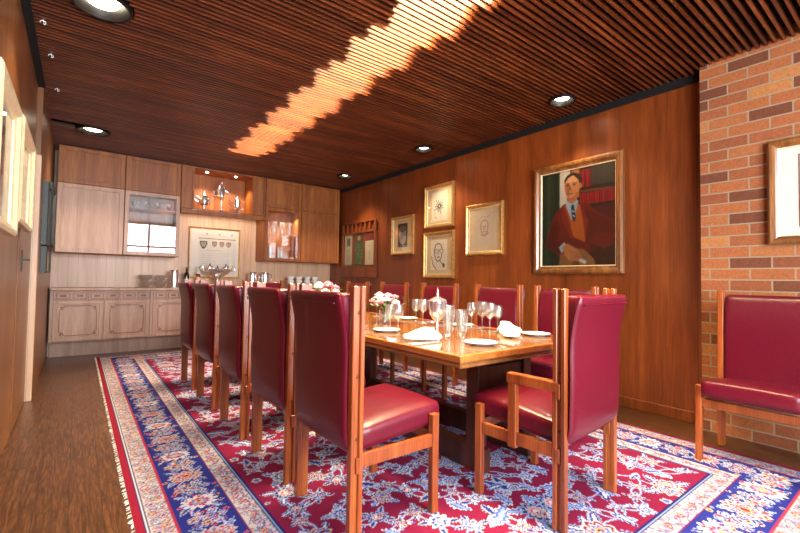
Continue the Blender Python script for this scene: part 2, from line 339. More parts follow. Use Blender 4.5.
# ================================================================== ROOM SHELL
CZ = 2.85; YB = 7.5; XR = 4.0; XL = -.34; XL2 = -.30; YS = -1.5
struct(B().box(-.5, 4.3, YS-.1, YB+.1, -.1, 0).done('floor', 'floor', smooth=False))
struct(B().box(XR, XR+.12, 1.16, YB+.1, 0, 3.2).done('wall_right', 'wallR', smooth=False))
struct(B().box(3.88, 4.12, YS, 1.16, 0, 3.2).done('wall_right_brick', 'brick', smooth=False))
struct(B().box(XL-.12, XL, YS, 5.0, 0, 3.2).done('wall_left', 'wallL', smooth=False))
struct(B().box(XL-.12, XL2, 5.0, YB, 0, 3.2, .003).done('wall_left_far', 'wallL', smooth=False))
struct(B().box(XL, XL2+.008, 4.95, 5.02, 0, 2.2, .003).done('trim_3', 'wallB', smooth=False))
struct(B().box(XL-.1, XR, YB, YB+.12, 0, 3.2).done('wall_back', 'wallB', smooth=False))
# south wall with a long window
wx0, wx1, wz0, wz1 = -.15, 2.75, .45, 2.84
b = B(); b.box(XL-.1, wx0, YS-.14, YS, 0, 3.2); b.box(wx1, 4.12, YS-.14, YS, 0, 3.2); b.box(wx0, wx1, YS-.14, YS, 0, wz0); b.box(wx0, wx1, YS-.14, YS, wz1, 3.2)
struct(b.done('wall_front', 'wallL', smooth=False))
b = B()
for i in range(4):
    x = wx0+(wx1-wx0)*i/3; b.box(max(wx0, x-.03), min(wx1, x+.03), YS-.1, YS-.04, wz0, wz1, .004)
for z in (wz0, 1.25, 2.05, wz1-.06): b.box(wx0, wx1, YS-.095, YS-.045, z, z+.06, .004)
wf = struct(b.done('window_1', 'wframe', smooth=False))
# baseboards
struct(B().box(XR-.02, XR, 1.16, YB, 0, .09, .003).done('baseboard_right', 'wallR', smooth=False))
# near-black strips painting in the shadow gaps along the ceiling edges
struct(B().box(XR-.03, XR, 1.16, YB, 2.79, CZ+.06).done('shadow_gap_right', 'dark', smooth=False))
struct(B().box(XL, XL+.05, YS, 5.0, 2.83, CZ+.06).done('dark_gap_left', 'dark', smooth=False))
# ---- door on the left wall
b = B(); b.box(XL, XL+.006, 3.98, 4.90, .01, 2.08, .002); door = struct(b.done('door_1', 'wallL', smooth=False))
b = B()
b.box(XL+.006, XL+.012, 4.15, 4.20, 1.14, 1.30, .002); b.tube([(XL+.01, 4.175, 1.23), (XL+.04, 4.175, 1.23), (XL+.045, 4.185, 1.23), (XL+.045, 4.25, 1.23)], .007)
b.done('door_handle', 'steel', door)
sw = thing('light_switch', 'pale square light switch plate on the left wall above the door handle', 'light switch', (XL, 4.82, 1.74))
B().box(0, .01, -.10, .10, -.06, .06, .002).done('switch_plate', 'plate', sw)
for k in (-.04, .04): B().box(.009, .016, k-.02, k+.02, -.025, .025, .002).done('rocker', 'china', sw)
# ---- slatted ceiling with a lit slot
SX0, SX1 = 1.60, 2.04
b = B(); b.box(XL-.1, SX0-.16, YS, YB, 2.945, 3.0); b.box(SX1+.14, 4.1, YS, YB, 2.945, 3.0); b.box(SX0-.16, SX1+.14, 5.95, YB, 2.945, 3.0); b.box(SX0-.16, SX1+.14, YS, .2, 2.945, 3.0)
y = .2; k = 0
pat = [0, .04, .075, .11, .03, .07]
while y < 5.95:
    b.box(SX0-.16, SX0-.07+pat[k % 6]*1.1, y, y+.096, 2.894, 2.93); b.box(SX1-.07+pat[(k+2) % 6]*1.1, SX1+.14, y, y+.096, 2.894, 2.93); y += .096; k += 1
struct(b.done('ceiling', 'dark', smooth=False))
b = B(); b.box(SX0-.18, SX0-.16, .2, 5.95, 2.95, 3.14); b.box(SX1+.14, SX1+.16, .2, 5.95, 2.95, 3.14); b.box(SX0-.18, SX1+.16, .2, 5.95, 3.14, 3.16)
struct(b.done('ceiling_light_trough', 'white', smooth=False))
DL = [(.07, 3.26, .165), (.09, 6.19, .165), (3.59, 2.18, .12), (3.55, 4.14, .12), (3.49, 6.08, .12)]
def make_slats():
    b = B(); V = []; F = []
    y = YS+.03
    holes = [(x, yy, r+.012) for x, yy, r in DL]
    while y < YB-.02:
        segs = [(XL if y < 5 else XL2, XR if y > 1.16 else 3.88)]
        for hx, hy, r in holes:
            if abs(y+.011-hy) < r:
                h = math.sqrt(r*r-(y+.011-hy)**2); ns = []
                for a, c in segs:
                    if a < hx-h < c: ns.append((a, hx-h))
                    if a < hx+h < c: ns.append((hx+h, c))
                segs = ns
        for a, c in segs:
            n = len(V); z0, z1 = CZ, CZ+.042
            V += [(a, y, z0), (c, y, z0), (c, y+.015, z0), (a, y+.015, z0), (a, y, z1), (c, y, z1), (c, y+.015, z1), (a, y+.015, z1)]
            F += [tuple(n+i for i in q) for q in ((0, 3, 2, 1), (4, 5, 6, 7), (0, 1, 5, 4), (1, 2, 6, 5), (2, 3, 7, 6), (3, 0, 4, 7))]
        y += .048
    me = bpy.data.meshes.new('ceiling_slats'); me.from_pydata(V, [], F); me.materials.append(MT['slat'])
    o = bpy.data.objects.new('ceiling_slats', me); COL.objects.link(o); return struct(o)
make_slats()
area('slot_tube_light', ((SX0+SX1)/2, 3.05, 2.96), (0, 0, 0), .62, 5.7, 820, (1, .82, .46), 110)
# ---- ceiling downlights
wh = ['large recessed downlight in the slatted ceiling, nearest the camera at top left', 'recessed downlight above the left end of the cabinets',
      'recessed downlight above the large oil portrait', 'recessed downlight above the framed drawings', 'recessed downlight in the far right corner above the card rack']
for i, (x, y, r) in enumerate(DL):
    t = thing('downlight', wh[i], 'ceiling light', (x, y, CZ), 0, 'recessed downlights in the slatted ceiling')
    b = B(); b.lathe([(r, .11), (r, -.012), (r-.006, -.016), (r-.018, -.012), (r*.62, .05), (r*.6, .10)], n=40)
    for q in range(3): b.lathe([(r*.93-q*.013, -.012+q*.018), (r*.88-q*.013, -.010+q*.018), (r*.88-q*.013, -.004+q*.018)], n=40)
    b.done('baffle', 'black', t)
    B().lathe([(0, .008), (r*.3, .010), (r*.5, .018), (r*.6, .034), (r*.6, .07), (0, .07)], n=32).done('lamp', 'lamp', t)
    spot('downlight_beam', (x, y, CZ-.03), [50, 60, 60, 75, 85][i], 105, rad=.05)
# ---- hooks
for i, (x, y) in enumerate(((-.242, 3.70), (-.221, 4.23), (-.207, 4.98))):
    pts = [(.0, 0, .010)]+[(.015*math.sin(a)*1, .0, -.012-.014*math.cos(a)+0) for a in [k*.45 for k in range(1, 12)]]
    o = B().tube(pts, .0025, 6).done('ceiling_hook', 'china', loc=(x, y, CZ-.008))
    tag(o, ['white hook in the slatted ceiling nearest the large left downlight', 'middle white hook of three along the left edge of the ceiling', 'white hook in the ceiling farthest towards the cabinets'][i], 'hook', 'white hooks along the ceiling edge')

# ================================================================== RUG
def make_rug():
    X0, Y0, W, H = .235, .34, 3.265, 6.70
    R = (112, 18, 52); RD = (112, 16, 38); BL = (32, 38, 112); BD = (20, 22, 84); CR = (172, 162, 164); LB = (122, 142, 182); MB = (70, 86, 160); GO = (196, 150, 96); PK = (192, 92, 110); WH = (188, 186, 194)
    c = Canvas(W, H, .0062, R)
    FX, FY = .53, .53
    lay = {0: [(1.0, .28, CR), (.88, .3, MB), (.72, .3, LB), (.58, .35, BL), (.44, .3, CR), (.3, .3, R), (.15, 0, GO)],
           1: [(1.0, .3, WH), (.86, .32, LB), (.66, .4, BL), (.46, .3, WH), (.3, .3, MB), (.14, 0, GO)],
           2: [(1.0, .35, LB), (.8, .4, BD), (.6, .3, CR), (.42, .4, PK), (.22, 0, WH)],
           3: [(1.0, .25, CR), (.86, .3, R), (.7, .35, CR), (.52, .4, MB), (.36, .3, GO), (.2, 0, R)]}
    lf = [[(1.0, CR), (.72, LB), (.42, BL)], [(1.0, LB), (.7, BL), (.3, WH)], [(1.0, WH), (.7, MB), (.3, LB)]]
    # ---- field: scrolling vines with palmettes, mirrored about the long axis
    hx = W/2; rnd = random.Random(5)
    pts = []
    tries = 0
    while tries < 14000:
        tries += 1; r = rnd.choice([.14, .11, .09, .08, .07, .055]); x = rnd.uniform(FX+.06, hx); y = rnd.uniform(FY+.05, H-FY-.05)
        if all(math.hypot(x-a, y-b_) > (r+q)*.80 for a, b_, q in pts): pts.append((x, y, r))
    def both(fn):
        fn(lambda x: x, 1); fn(lambda x: W-x, -1)
    for i, (x, y, r) in enumerate(pts):      # vines
        near = sorted(pts, key=lambda p: math.hypot(p[0]-x, p[1]-y))[1:3]
        for a, b_, q in near:
            mx, my = (x+a)/2+(b_-y)*.35, (y+b_)/2-(a-x)*.35; P = [((1-t)**2*x+2*t*(1-t)*mx+t*t*a, (1-t)**2*y+2*t*(1-t)*my+t*t*b_) for t in [k/8 for k in range(9)]]
            both(lambda m, s_: (c.line([(m(px), py) for px, py in P], .014, MB), c.line([(m(px), py) for px, py in P], .007, CR)))
    for i, (x, y, r) in enumerate(pts):
        an = rnd.uniform(0, 2*PI); k = rnd.randrange(4); n = rnd.choice([7, 8, 9, 11]); typ = rnd.random()
        def dr(m, s_, an=an, k=k, n=n):
            a2 = an if s_ > 0 else PI-an
            if typ < .55 or r > .11:
                for q in (-.8, .8, 2.4, -2.4): c.leaf(m(x)+math.cos(a2+q)*r*.75, y+math.sin(a2+q)*r*.75, r*.9, r*.2, a2+q, lf[i % 3], .2*s_)
                c.flower(m(x), y, r*.72, n, 0, lay[k], .82, a2)
                c.flower(m(x)+math.cos(a2)*r*.25, y+math.sin(a2)*r*.25, r*.3, 5, .3, lay[(k+1) % 4], .9, a2)
            else:
                c.leaf(m(x), y, r*2.1, r*.42, a2, lf[i % 3], .3*s_)
                c.leaf(m(x)+math.cos(a2+1.2)*r*.5, y+math.sin(a2+1.2)*r*.5, r, r*.24, a2+1, lf[(i+1) % 3], .2)
                c.flower(m(x)-math.cos(a2)*r*.6, y-math.sin(a2)*r*.6, r*.32, 5, 0, lay[1])
        both(dr)
    for i in range(1600):
        x, y = rnd.uniform(FX, W-FX), rnd.uniform(FY, H-FY); sl = c.win(x-.03, x+.03, y-.03, y+.03)
        if np.abs(c.a[sl]-np.array(lin(R)[:3], np.float32)).max() < .01: c.flower(x, y, rnd.uniform(.014, .030), 5, rnd.random()*3, [(1, .4, CR), (.55, 0, MB)])
    # ---- borders (distance from edge)
    D = np.minimum(np.minimum(c.X, W-c.X), np.minimum(c.Y, H-c.Y))
    def band(a, b_, col): c.a[(D >= a) & (D < b_)] = lin(col)[:3]
    band(0, .034, (122, 18, 42)); band(.034, .042, BD); band(.042, .047, WH); band(.047, .053, BD); band(.053, .148, CR); band(.148, .156, (150, 40, 60)); band(.156, .40, BL)
    band(.40, .405, R); band(.405, .50, CR); band(.50, .506, BD); band(.506, .514, LB); band(.514, .526, BD)
    def ring(off, pitch, fn):
        xs = [(off, y, PI/2) for y in np.arange(off, H-off, pitch)]+[(W-off, y, PI/2) for y in np.arange(off, H-off, pitch)]
        xs += [(x, off, 0) for x in np.arange(off+pitch, W-off, pitch)]+[(x, H-off, 0) for x in np.arange(off+pitch, W-off, pitch)]
        for i, (x, y, a) in enumerate(xs): fn(i, x, y, a)
    def clipD(fn, a, b_):
        old = c.a.copy(); fn(); m = ~((D >= a) & (D < b_)); c.a[m] = old[m]
    smc = [[(1, .4, (96, 96, 130)), (.7, .4, (190, 150, 140)), (.35, 0, (60, 66, 130))], [(1, .4, (150, 40, 66)), (.65, .3, GO), (.3, 0, BL)], [(1, .4, (110, 130, 160)), (.6, .4, (200, 190, 190)), (.3, 0, (140, 40, 60))]]
    def scat(a, b_, n):
        for i in range(n):
            e = rnd.random(); d = rnd.uniform(a, b_)
            if e < .36: x, y = d, rnd.uniform(d, H-d)
            elif e < .6: x, y = W-d, rnd.uniform(d, H-d)
            elif e < .8: x, y = rnd.uniform(d, W-d), d
            else: x, y = rnd.uniform(d, W-d), H-d
            j, i_ = min(c.ny-1, int(y/c.res)), min(c.nx-1, int(x/c.res))
            if abs(c.a[j, i_]-np.array(lin(CR)[:3], np.float32)).max() < .01: c.leaf(x, y, rnd.uniform(.02, .04), rnd.uniform(.004, .006), rnd.uniform(0, 3.1), [(1, rnd.choice([(96, 100, 140), (130, 120, 140), (150, 90, 104), (110, 116, 120)]))], .4)
    def outer():
        def f(i, x, y, a):
            sgn = 1 if i % 2 else -1; ox, oy = (sgn*.018, 0) if a > 1 else (0, sgn*.018)
            c.leaf(x-ox, y-oy, .085, .012, a+sgn*.9, [(1, (104, 100, 120)), (.5, (170, 150, 150))], .4)
            c.leaf(x+ox*1.3, y+oy, .06, .010, a-sgn*.5, [(1, (150, 96, 96)), (.5, (120, 120, 150))], -.4)
            c.flower(x+ox, y+oy, .021 if i % 3 else .027, 6, 0, smc[i % 3])
        ring(.10, .046, f)
        scat(.058, .144, 9000)
    clipD(outer, .053, .148)
    def inner():
        def f(i, x, y, a):
            c.leaf(x, y, .08, .010, a+(.7 if i % 2 else -.7), [(1, (90, 90, 130)), (.45, (150, 60, 80))], .5)
            c.flower(x, y, .024 if i % 2 else .017, 6, .3, smc[(i+1) % 3])
        ring(.452, .05, f)
        scat(.41, .496, 5200)
    clipD(inner, .405, .50)
    def main():
        def g(i, x, y, a):
            sg = 1 if i % 2 else -1
            P = [(x+(math.sin(t)*.055*sg if a > 1 else (t/PI-.5)*.155), y+((t/PI-.5)*.155 if a > 1 else math.sin(t)*.055*sg)) for t in [k*PI/8 for k in range(9)]]
            c.line(P, .010, (170, 150, 190))
        ring(.278, .155, g)
        def f(i, x, y, a):
            big = i % 2 == 0
            if big:
                k = [(1.0, .25, CR), (.84, .4, (160, 40, 62)), (.66, .3, CR), (.5, .4, (120, 50, 110)), (.34, .3, GO), (.2, 0, (160, 30, 50))] if i % 4 == 0 else [(1.0, .3, WH), (.82, .4, (190, 176, 186)), (.6, .3, (150, 44, 70)), (.42, .4, LB), (.22, 0, GO)]
                for q in range(4): c.leaf(x+math.cos(q*PI/2+.78)*.085, y+math.sin(q*PI/2+.78)*.085, .11, .018, q*PI/2+.78, lf[(i+q) % 3], .3)
                c.flower(x, y, .088, 12, 0, k, .8 if a > 1 else 1.2)
            else:
                for q in range(6): c.flower(x+math.cos(q*PI/3)*.058, y+math.sin(q*PI/3)*.058, .030, 5, 0, lay[q % 4])
                c.flower(x, y, .03, 6, 0, lay[3])
            for q in range(11):
                u, v = rnd.uniform(-.08, .08), rnd.uniform(-.11, .11); xx, yy = (x+v, y+u) if a > 1 else (x+u, y+v)
                c.flower(xx, yy, rnd.uniform(.010, .018), 5, 0, [(1, .4, rnd.choice([CR, LB, GO, PK])), (.5, 0, R)])
        ring(.278, .165, f)
    clipD(main, .156, .40)
    t = thing('persian_rug', 'large red and blue floral Persian rug under the dining table and chairs', 'rug', (X0, Y0, 0))
    c.mesh('pile', 'rug', (0, 0, .010), (1, 0, 0), (0, 1, 0), t)
    B().box(.001, W-.001, .001, H-.001, .0005, .0095).done('backing', 'fringe', t, smooth=False)
    b = B(); V = []; F = []
    yy = 0
    while yy < H:
        for q in range(1):
            L_ = random.uniform(.008, .02); d = random.uniform(-.008, .008); n = len(V)
            V += [(0.004, yy, .009), (-L_, yy+d, .002), (-L_, yy+d+.005, .002), (0.004, yy+.006, .009), (-L_*.9, yy+d+.002, .006)]
            F += [(n, n+1, n+2, n+3), (n, n+4, n+1), (n+4, n+3, n+2), (n, n+3, n+4), (n+1, n+4, n+2)]
        yy += .008 if random.random() < .75 else .03
    me = bpy.data.meshes.new('fringe'); me.from_pydata(V, [], F); me.materials.append(MT['fringe']); o = bpy.data.objects.new('fringe', me); COL.objects.link(o); o.parent = t; o['kind'] = 'stuff'
make_rug()
RZ = .0105    # top of the rug pile

# ================================================================== CABINETS
def door_mesh(b, x0, x1, z0, z1, y, fw=.055, rec=.014, th=.022):
    """framed door, front plane at y (faces -y)"""
    b.box(x0, x1, y+rec, y+th, z0, z1)
    b.box(x0, x0+fw, y, y+rec+.002, z0, z1, .003); b.box(x1-fw, x1, y, y+rec+.002, z0, z1, .003)
    b.box(x0+fw, x1-fw, y, y+rec+.002, z1-fw, z1, .003); b.box(x0+fw, x1-fw, y, y+rec+.002, z0, z0+fw, .003)
YU = 7.04
def carcass(t, x0, x1, z0, z1, y0, y1, mat, mid=None):
    b = B(); e = .018
    b.box(x0, x0+e, y0, y1, z0, z1); b.box(x1-e, x1, y0, y1, z0, z1); b.box(x0+e, x1-e, y0, y1, z0, z0+e); b.box(x0+e, x1-e, y0, y1, z1-e, z1); b.box(x0+e, x1-e, y1-.012, y1, z0+e, z1-e)
    if mid: b.box(x0+e, x1-e, y0, y1-.012, mid-e/2, mid+e/2)
    b.done('body', mat, t, smooth=False)
TOPZ = 2.835
def glass_door(t, x0, x1, z0, z1, mat):
    y = YU; fw = .05; b = B()
    b.box(x0, x0+fw, y, y+.022, z0, z1, .003); b.box(x1-fw, x1, y, y+.022, z0, z1, .003); b.box(x0+fw, x1-fw, y, y+.022, z1-fw, z1, .003); b.box(x0+fw, x1-fw, y, y+.022, z0, z0+fw, .003)
    d = b.done('glass_door', mat, t, smooth=False); B().box(x0+fw, x1-fw, y+.009, y+.013, z0+fw, z1-fw).done('pane', 'pane', d, smooth=False)
t = thing('wall_cabinet', 'oak wall cabinet with two solid doors at the far left of the back wall', 'cabinet', (0, 0, 0)); t.location = (-.25, YU, 1.42)
def rel(t):  # children keep world coordinates although the empty stands at the thing
    for ch in t.children: ch.location = ch.location-Vector(t.location)
x0, x1, y1, z0 = -.25, .49, YB-.001, 1.42
carcass(t, x0, x1, z0, TOPZ, YU+.022, y1, 'cabU', 2.34)
b = B(); door_mesh(b, x0+.003, x1-.003, 2.345, TOPZ-.003, YU); b.done('upper_door', 'cabU', t, smooth=False)
b = B(); door_mesh(b, x0+.003, x1-.003, z0+.003, 2.338, YU); b.done('lower_door', 'cabL', t, smooth=False); rel(t)  # paler oak puts the sheen of this lower door into its colour
t = thing('wall_cabinet', 'oak wall cabinet with a glass door reflecting the windows, small silver cups inside', 'cabinet', (.495, YU, 1.42))
x0, x1 = .495, 1.20
carcass(t, x0, x1, z0, TOPZ, YU+.022, y1, 'cabU', 2.34)
b = B(); door_mesh(b, x0+.003, x1-.003, 2.345, TOPZ-.003, YU); b.done('upper_door', 'cabU', t, smooth=False)
glass_door(t, x0+.003, x1-.003, z0+.003, 2.338, 'cabL')  # door frame in the paler oak, sheen put into the colour
B().box(x0+.02, x1-.02, YU+.03, y1-.014, 2.09, 2.105).done('shelf', 'cabU', t, smooth=False); rel(t)
# niche unit
t = thing('display_niche', 'oak bridging cupboard with a lit open niche holding silver trophies', 'cabinet', (1.205, YU, 2.10))
x0, x1, nz0 = 1.205, 2.50, 2.165
b = B(); b.box(x0, 1.39, YU+.01, y1, nz0, TOPZ); b.box(2.28, x1, YU+.01, y1, nz0, TOPZ); b.box(1.39, 2.28, YU+.01, y1, nz0, 2.185); b.box(1.39, 2.28, YU+.01, y1, 2.812, TOPZ); b.box(1.39, 2.28, y1-.02, y1, 2.185, 2.812)
b.done('body', 'cabU', t, smooth=False)
b = B(); door_mesh(b, x0+.003, 1.385, nz0+.01, TOPZ-.003, YU-.01, .03); b.done('side_panel', 'cabU', t, smooth=False)
b = B(); door_mesh(b, 2.285, x1-.003, nz0+.01, TOPZ-.003, YU-.01, .03); b.done('side_panel', 'cabU', t, smooth=False)
B().box(x0, x1, YU-.04, YU+.06, 2.095, 2.165, .004).done('pelmet', 'cabU', t, smooth=False)
for x in (1.60, 2.05): B().lathe([(.022, 0), (.022, -.008), (.016, -.010), (0, -.010)], (x, 7.22, 2.812), 16).done('lamp', 'lampsmall', t)
rel(t)
for x in (1.60, 2.05): spot('niche_lamp', (x, 7.22, 2.79), 30, 110, rad=.02)
area('under_niche_light', (1.85, 7.25, 2.155), (0, 0, 0), 1.1, .05, 3.5, (1, .7, .42))
# right glass cabinet
t = thing('wall_cabinet', 'lit oak wall cabinet with a glass door and jugs inside, right of the niche', 'cabinet', (2.505, YU, 1.42))
x0, x1 = 2.505, 3.16
carcass(t, x0, x1, z0, TOPZ, YU+.022, y1, 'cabU', 2.34)
b = B(); door_mesh(b, x0+.003, x1-.003, 2.345, TOPZ-.003, YU); b.done('upper_door', 'cabU', t, smooth=False)
glass_door(t, x0+.003, x1-.003, z0+.003, 2.338, 'cabU')
B().box(x0+.02, x1-.02, YU+.04, y1-.014, 1.885, 1.893).done('shelf', 'glass', t, smooth=False)
for x in (2.65, 3.0): B().lathe([(.02, 0), (.02, -.008), (0, -.010)], (x, 7.2, 2.33), 14).done('lamp', 'lampsmall', t)
rel(t)
for x in (2.65, 3.0): spot('cabinet_lamp', (x, 7.2, 2.30), 26, 120, rad=.02)
t = thing('wall_cabinet', 'oak wall cabinet with two solid doors in the far right corner', 'cabinet', (3.165, YU, 1.42))
x0, x1 = 3.165, 3.94
carcass(t, x0, x1, z0, TOPZ, YU+.022, y1, 'cabU', 2.34)
b = B(); door_mesh(b, x0+.003, x1-.003, 2.345, TOPZ-.003, YU, .045); b.done('upper_door', 'cabU', t, smooth=False)
b = B(); door_mesh(b, x0+.003, x1-.003, z0+.003, 2.338, YU, .045); b.done('lower_door', 'cabU', t, smooth=False); rel(t)
# base cabinets
YL = 7.10
units = [(-.275, .855, 'carved base cabinet at the left end of the sideboard', 6), (.86, 1.93, 'carved base cabinet second from the left, below the steel pitcher', 6), (1.935, 2.93, 'carved base cabinet behind the far armchair, below the silver jugs', 6), (2.935, 3.98, 'carved base cabinet in the right corner below the stacked cups', 6)]
for x0, x1, lb, nd in units:
    t = thing('base_cabinet', lb, 'cabinet', (x0, YL, .2))
    b = B(); b.box(x0, x1, YL+.022, YB-.002, .235, .915); b.box(x0, x1, 7.40, 7.46, .001, .235); b.done('body', 'cabL', t, smooth=False)
    w3 = (x1-x0-.03)/3
    for k in range(3):
        a = x0+.03+k*w3; b = B(); b.box(a+.004, a+w3-.008, YL, YL+.022, .792, .902, .003); dr = b.done('drawer', 'cabL', t, smooth=False); dr.location.z = 0
        b = B()
        for q in range(2):   # carved fan ornaments
            cx0 = a+.03+q*w3*.48; cx1 = cx0+w3*.40
            b.box(cx0, cx1, YL-.013, YL+.001, .805, .812); b.box(cx0, cx1, YL-.013, YL+.001, .878, .885); b.box(cx0, cx0+.007, YL-.013, YL+.001, .812, .878); b.box(cx1-.007, cx1, YL-.013, YL+.001, .812, .878)
            b.box(cx0+.04, cx1-.04, YL-.017, YL+.001, .832, .858, .003)
        cv_ = b.done('carving', 'cabU', dr, smooth=False); cv_['label'] = 'darker carving'  # carving in darker wood than the drawer front
    w2 = (x1-x0-.03)/2
    for k in range(2):
        a = x0+.03+k*w2; e = a+w2-.010; b = B(); door_mesh(b, a, e, .245, .78, YL, .045, .014); dd = b.done('door', 'cabL', t, smooth=False); b = B()
        i0, i1, j0, j1 = a+.07, e-.07, .315, .71
        for (px, pz, sx, sz) in ((i0, j0, 1, 1), (i1, j0, -1, 1), (i0, j1, 1, -1), (i1, j1, -1, -1)):   # carved corner scrolls
            b.tube([(px+sx*.05*math.cos(q*.2), YL+.008, pz+sz*.05*math.sin(q*.2)) for q in range(9)], .004, 5)
            b.sphere((px+sx*.018, YL+.008, pz+sz*.018), .012, (1, .5, 1), 8)
        b.box(i0+.06, i1-.06, YL+.003, YL+.010, j1-.004, j1+.004); b.box(i0+.06, i1-.06, YL+.003, YL+.010, j0-.004, j0+.004)
        b.box(i0-.004, i0+.004, YL+.003, YL+.010, j0+.06, j1-.06); b.box(i1-.004, i1+.004, YL+.003, YL+.010, j0+.06, j1-.06)
        cv_ = b.done('carving', 'cabU', dd, smooth=False); cv_['label'] = 'darker carving'  # scrolls and strips in darker wood than their door
    rel(t)
WT = .95
o = B().box(-.275, 3.995, YL-.04, YB-.001, .917, WT, .004).done('worktop', 'cabL', smooth=False); tag(o, 'long wooden worktop along the back wall above the carved base cabinets', 'worktop')

# ================================================================== PICTURES
def frame_geo(b, w_, h_, fw, th, y0=0, lip=.4):
    """moulded frame in local XZ plane, front towards -y, centred"""
    prof = [(0, 0), (0, -th*.8), (fw*.25, -th), (fw*.5, -th*.92), (fw*.75, -th*.55), (fw, -th*lip), (fw, 0)]
    bm = bmesh.new(); rings = []
    for d, y in prof:
        rings.append([bm.verts.new((sx*(w_/2-d), y0+y, sz*(h_/2-d))) for sx, sz in ((-1, -1), (1, -1), (1, 1), (-1, 1))])
    for a, c in zip(rings, rings[1:]):
        for k in range(4): bm.faces.new((a[k], a[(k+1) % 4], c[(k+1) % 4], c[k]))
    bmesh.ops.recalc_face_normals(bm, faces=bm.faces); b.merge(bm); return b
def picture(name, label, cat, loc, rz, w_, h_, fw, th, fmat, mw, cv, art='drawing', glaze=True, matm='mat', group=None, inner='goldpale'):
    t = thing(name, label, cat, loc, rz, group)
    frame_geo(B(), w_, h_, fw, th).done('frame', fmat, t, smooth=False)
    frame_geo(B(), w_-2*fw+.004, h_-2*fw+.004, .010, th*.42).done('slip', inner, t, smooth=False)
    if mw: B().box(-w_/2+fw, w_/2-fw, -.006, -.002, -h_/2+fw, h_/2-fw).done('mount', matm, t, smooth=False)
    cv.mesh(art, 'paint' if cat == 'painting' else 'paper', (-cv.W/2, -.008, -cv.H/2), (1, 0, 0), (0, 0, 1), t)
    if glaze: B().box(-w_/2+fw, w_/2-fw, -.012, -.0105, -h_/2+fw, h_/2-fw).done('glazing', 'pane', t, smooth=False)
    return t
def skin_face(c, cx, cy, s, ink=(70, 60, 52), beard=False):
    L = lambda p, wd=.004: c.line([(cx+a*s, cy+b_*s) for a, b_ in p], wd*1.7, ink)
    L([(-.5, .3), (-.48, -.1), (-.35, -.5), (-.1, -.75), (.15, -.72), (.38, -.45), (.48, 0), (.48, .35), (.3, .7), (0, .82), (-.32, .68), (-.5, .3)], s*.05)
    L([(-.3, .12), (-.1, .14)], s*.04); L([(.1, .14), (.3, .12)], s*.04); L([(0, .1), (-.06, -.15), (.06, -.18)], s*.035); L([(-.15, -.38), (.02, -.42), (.18, -.37)], s*.045)
    c.ell(cx-.2*s, cy+.05*s, .05*s, .03*s, ink); c.ell(cx+.2*s, cy+.05*s, .05*s, .03*s, ink)
def onR(y, z): return (XR-.002, y, z)
RW = -PI/2   # faces -x:  local -y -> world -x
